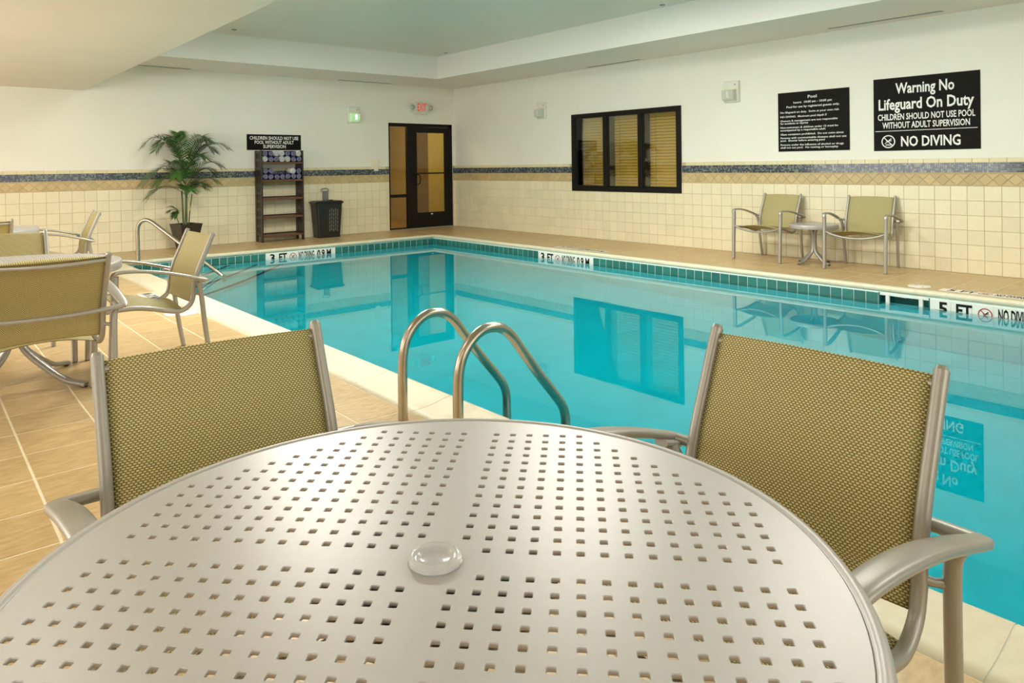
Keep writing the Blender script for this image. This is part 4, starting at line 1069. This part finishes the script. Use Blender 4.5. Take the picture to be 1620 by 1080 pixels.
# ------------------------------------------------------------------ laundry hamper
t = thing('laundry_hamper', 'black plastic hamper with perforated front against tiled wall', 'hamper', (5.735, 11.70, 0), R(-4))
def taper_box(b, w0, d0, w1, d1, z0, z1, r=0.03):
    def rr(w, d, z):
        pts = []
        for cx, cy, a0 in ((w / 2 - r, d / 2 - r, 0), (-w / 2 + r, d / 2 - r, 90), (-w / 2 + r, -d / 2 + r, 180), (w / 2 - r, -d / 2 + r, 270)):
            for k in range(5): a = R(a0 + k * 22.5); pts.append((cx + r * math.cos(a), cy + r * math.sin(a), z))
        return pts
    A, B = rr(w0, d0, z0), rr(w1, d1, z1); n = len(A)
    b.add(A + B, [tuple(range(n))[::-1], tuple(range(n, 2 * n))] + [(i, (i + 1) % n, n + (i + 1) % n, n + i) for i in range(n)])
b = MB(); taper_box(b, 0.40, 0.27, 0.475, 0.32, 0.0, 0.60); b.build('body', 'hamper', t)
b = MB(); taper_box(b, 0.50, 0.345, 0.53, 0.36, 0.595, 0.625); taper_box(b, 0.51, 0.35, 0.46, 0.30, 0.625, 0.645); ld = b.build('lid', 'hamper', t)
b = MB(); b.lathe([(0.03, 0.0), (0.05, 0.004), (0.05, 0.012), (0.03, 0.014), (0.028, 0.004)], 20); o = b.build('lid_grip', 'hamper', ld); o.location = (0.08, 0, 0.645)
HOL = MB(); HOL.cbox((-0.011, -0.004, -0.028), (0.011, 0.004, 0.028), 0.003); HOLM = HOL.mesh('vent_hole'); HOLM.materials.append(MATS['vent_dark'])
for i in range(5):
    for j in range(6):
        z = 0.13 + j * 0.068 + (0.02 if i % 2 else 0); yv = -(0.135 + 0.025 * z / 0.60) - 0.0005
        o = bpy.data.objects.new('vent_hole', HOLM); COL.objects.link(o); o.parent = t; o.location = (0.0 + i * 0.036, yv + 0.0022, z); o.rotation_euler = (R(-2.4), 0, 0)
t = thing('wall_phone_box', 'small grey box with loop handle on tiled wall behind hamper', 'wall box'); t.matrix_world = frame_matrix((5.80, YB - 0.0105, 0.74), (1, 0, 0), (0, 0, 1))
b = MB(); b.cbox((-0.05, -0.10, 0), (0.05, 0.075, 0.05), 0.008); b.build('housing', 'grey_plastic', t)
b = MB(); b.sweep(cr([(-0.085, 0.06, 0.03), (-0.08, 0.10, 0.03), (-0.03, 0.118, 0.03), (0.03, 0.115, 0.03), (0.055, 0.09, 0.03), (0.05, 0.06, 0.03)], 5), 0.014, 0.014, (0, 0, 1), 8); b.build('loop_handle', 'grey_plastic', t)

# ------------------------------------------------------------------ potted palm
t = thing('potted_palm', 'tall feathery palm in dark square tapered pot against end wall', 'plant', (3.31, 11.50, 0), R(12))
def frust(b, w0, w1, z0, z1, inner=None):
    a, c = w0 / 2, w1 / 2
    b.add([(-a, -a, z0), (a, -a, z0), (a, a, z0), (-a, a, z0), (-c, -c, z1), (c, -c, z1), (c, c, z1), (-c, c, z1)], [(0, 3, 2, 1), (0, 1, 5, 4), (1, 2, 6, 5), (2, 3, 7, 6), (3, 0, 4, 7)])
    d = c - 0.02
    b.add([(-c, -c, z1), (c, -c, z1), (c, c, z1), (-c, c, z1), (-d, -d, z1), (d, -d, z1), (d, d, z1), (-d, d, z1), (-d, -d, z1 - 0.05), (d, -d, z1 - 0.05), (d, d, z1 - 0.05), (-d, d, z1 - 0.05)],
          [(0, 1, 5, 4), (1, 2, 6, 5), (2, 3, 7, 6), (3, 0, 4, 7), (4, 5, 9, 8), (5, 6, 10, 9), (6, 7, 11, 10), (7, 4, 8, 11)])
b = MB(); frust(b, 0.20, 0.345, 0, 0.40); pot = b.build('pot', 'pot', t)
b = MB(); b.box((-0.145, -0.145, 0.33), (0.145, 0.145, 0.365)); b.build('soil', 'soil', pot)
STEMS = [((0.0, 0.0), (0.015, 0.0), 0.62, 0.022), ((0.05, 0.02), (0.08, 0.03), 0.50, 0.010), ((-0.035, 0.01), (-0.01, 0.02), 0.55, 0.016), ((-0.09, 0.0), (-0.13, -0.03), 0.25, 0.007)]
for (x, y), (dx, dy), hh, r in STEMS:
    b = MB(); b.sweep(cr([(x, y, 0.35), (x + dx * 0.4, y + dy * 0.4, 0.35 + hh * 0.5), (x + dx, y + dy, 0.35 + hh)], 6), 2 * r, 2 * r, (0, 1, 0), 8, taper=lambda k: (1 - 0.3 * k, 1 - 0.3 * k)); b.build('stem', 'stalk', t)
b = MB(); b.sweep([(0.045, -0.03, 0.60), (0.04, -0.035, 0.70), (0.025, -0.03, 0.80)], 0.035, 0.03, (0, 1, 0), 8, taper=lambda k: (1 - 0.7 * k, 1 - 0.7 * k)); b.build('spathe', 'bud', t)
def frond(az, z0, length, rise, droop, nleaf, ll, base=(0, 0), start=0.18):
    """one feather leaf: arching rib with two rows of narrow leaflets"""
    b = MB(); h = Vector((math.cos(az), math.sin(az), 0)); side = Vector((-h.y, h.x, 0))
    pts = []
    for k in range(15):
        s = k / 14; pts.append(Vector((base[0], base[1], z0)) + h * (length * (s - 0.12 * s * s)) + Vector((0, 0, rise * s - droop * s * s)))
    b.sweep(pts, 0.007, 0.007, side, 5, taper=lambda k: (1.2 - k * 0.9, 1.2 - k * 0.9))
    for k in range(nleaf):
        s = start + (1 - start) * k / (nleaf - 1); i = min(13, int(s * 14)); f = s * 14 - i
        p = pts[i].lerp(pts[i + 1], f); tg = (pts[i + 1] - pts[i]).normalized(); up = side.cross(tg).normalized()
        if up.z < 0: up = -up
        sz = ll * (0.45 + 0.75 * math.sin(math.pi * (0.18 + 0.74 * s)))
        for sg in (-1, 1):
            dr = (side * sg * 1.0 + tg * (0.55 + 0.5 * s) + up * (0.22 - 0.1 * random.random())).normalized()
            w = tg.cross(dr).cross(dr).normalized() * 0.0074
            q1 = p + dr * sz * 0.5 + Vector((0, 0, -0.01)); q2 = p + dr * sz + Vector((0, 0, -0.10 * sz - 0.025 * random.random()))
            b.add([p - w * 0.6, p + w * 0.6, q1 + w, q1 - w, q2], [(0, 1, 2, 3), (3, 2, 4)])
    return b.build('frond', 'leaf', t)
random.seed(11)
# (azimuth deg, base height, length, rise, droop)
FR = [(182, 1.20, 0.66, 1.55, 1.16), (165, 1.22, 0.50, 1.40, 0.95), (207, 1.20, 0.60, 1.30, 0.98), (2, 1.18, 0.74, 1.30, 0.92), (26, 1.22, 0.50, 1.45, 0.98), (338, 1.20, 0.60, 1.25, 0.90),
      (300, 1.10, 0.44, 1.0, 0.70), (193, 1.00, 0.74, 0.95, 0.92), (172, 0.95, 0.60, 0.75, 0.66), (10, 1.02, 0.66, 0.95, 0.70), (352, 0.94, 0.52, 0.90, 0.68),
      (236, 0.98, 0.46, 0.80, 0.66), (186, 0.84, 0.62, 0.55, 0.56), (20, 0.84, 0.40, 0.56, 0.42), (322, 0.80, 0.32, 0.50, 0.36), (60, 1.0, 0.34, 0.8, 0.46), (122, 1.0, 0.34, 0.8, 0.46), (270, 0.82, 0.26, 0.50, 0.40),
      (195, 1.12, 0.50, 1.5, 1.0), (150, 1.15, 0.42, 1.4, 0.9), (15, 1.12, 0.55, 1.35, 0.95), (345, 1.10, 0.45, 1.3, 0.85), (180, 1.0, 0.5, 0.95, 0.8), (0, 0.95, 0.48, 0.9, 0.7), (225, 1.15, 0.42, 1.35, 0.8), (315, 1.15, 0.45, 1.3, 0.8), (100, 1.2, 0.25, 1.1, 0.5), (200, 0.92, 0.55, 0.75, 0.66), (5, 0.88, 0.55, 0.70, 0.56)]
for a, z0, ln, ri, dr in FR: frond(R(a - 12), z0, ln, ri, dr, 24, 0.20)
frond(R(180), 0.60, 0.17, 0.10, 0.10, 13, 0.10, base=(-0.135, -0.03), start=0.05); frond(R(140), 0.60, 0.15, 0.17, 0.10, 13, 0.09, base=(-0.135, -0.03), start=0.05); frond(R(215), 0.60, 0.15, 0.04, 0.12, 13, 0.09, base=(-0.135, -0.03), start=0.05)

# ------------------------------------------------------------------ ceiling fittings
def slot(x0, x1, y0, y1, label):
    t = thing('slot_diffuser', label, 'air vent', ((x0 + x1) / 2, (y0 + y1) / 2, Z_SOF), 0, 'slot air diffusers in the soffit')
    a, c = (x1 - x0) / 2, (y1 - y0) / 2
    b = MB(); b.box((-a, -c, -0.004), (a, c, -0.0005)); b.build('frame', 'tray_paint', t)
    if a > c:
        for yy in (-0.022, 0.022): b = MB(); b.box((-a + 0.015, yy - 0.008, -0.006), (a - 0.015, yy + 0.008, -0.0035)); b.build('slot', 'vent_dark', t)
    else:
        for xx in (-0.022, 0.022): b = MB(); b.box((xx - 0.008, -c + 0.015, -0.006), (xx + 0.008, c - 0.015, -0.0035)); b.build('slot', 'vent_dark', t)
slot(8.41, 8.53, 2.75, 4.01, 'slot air diffuser in soffit above the black wall signs'); slot(8.50, 8.62, 6.9, 8.0, 'slot air diffuser in soffit above the black window')
slot(2.6, 3.49, 11.69, 11.79, 'slot air diffuser in soffit above the palm'); slot(6.0, 7.1, 11.66, 11.77, 'slot air diffuser in soffit above the glowing strobe')
def sprinkler(x, y, lab):
    t = thing('sprinkler_head', lab, 'sprinkler', (x, y, Z_TRAY), 0, 'sprinkler heads in the tray')
    b = MB(); b.lathe([(0.001, -0.004), (0.034, -0.004), (0.036, 0), (0.001, 0)], 20); b.build('escutcheon', 'grey_plastic', t)
    b = MB(); b.lathe([(0.001, -0.03), (0.016, -0.03), (0.010, -0.015), (0.010, -0.004), (0.001, -0.004)], 12); b.build('deflector', 'white_plastic', t)
sprinkler(3.64, 10.24, 'sprinkler head in tray above the palm end'); sprinkler(7.30, 10.20, 'sprinkler head at the tray corner above the exit door'); sprinkler(7.31, 5.54, 'sprinkler head at tray edge above the black window wall')
# made-up panel fittings, out of view, around the added ceiling lights
def panel(x, y, z, w, l, lab, g):
    t = thing('added_ceiling_light', lab, 'ceiling light', (x, y, z), 0, g)
    b = MB()
    for lo, hi in (((-w / 2 - 0.04, -l / 2 - 0.04, -0.045), (-w / 2, l / 2 + 0.04, 0)), ((w / 2, -l / 2 - 0.04, -0.045), (w / 2 + 0.04, l / 2 + 0.04, 0)), ((-w / 2, -l / 2 - 0.04, -0.045), (w / 2, -l / 2, 0)), ((-w / 2, l / 2, -0.045), (w / 2, l / 2 + 0.04, 0))): b.box(lo, hi)
    b.build('frame', 'white_plastic', t)
    b = MB(); b.box((-w / 2, -l / 2, -0.03), (w / 2, l / 2, -0.02)); b.build('diffuser', 'diffuser', t)
for x, y, p in ADDED_TRAY_LIGHTS: panel(x, y, Z_TRAY, 1.1, 1.1, 'added unseen square light panel in the tray over the pool', 'added unseen tray lights')
for x, y in ADDED_LOW_LIGHTS: panel(x, y, Z_LOW, 0.55, 1.1, 'added unseen oblong light panel over the tables', 'added unseen low lights')
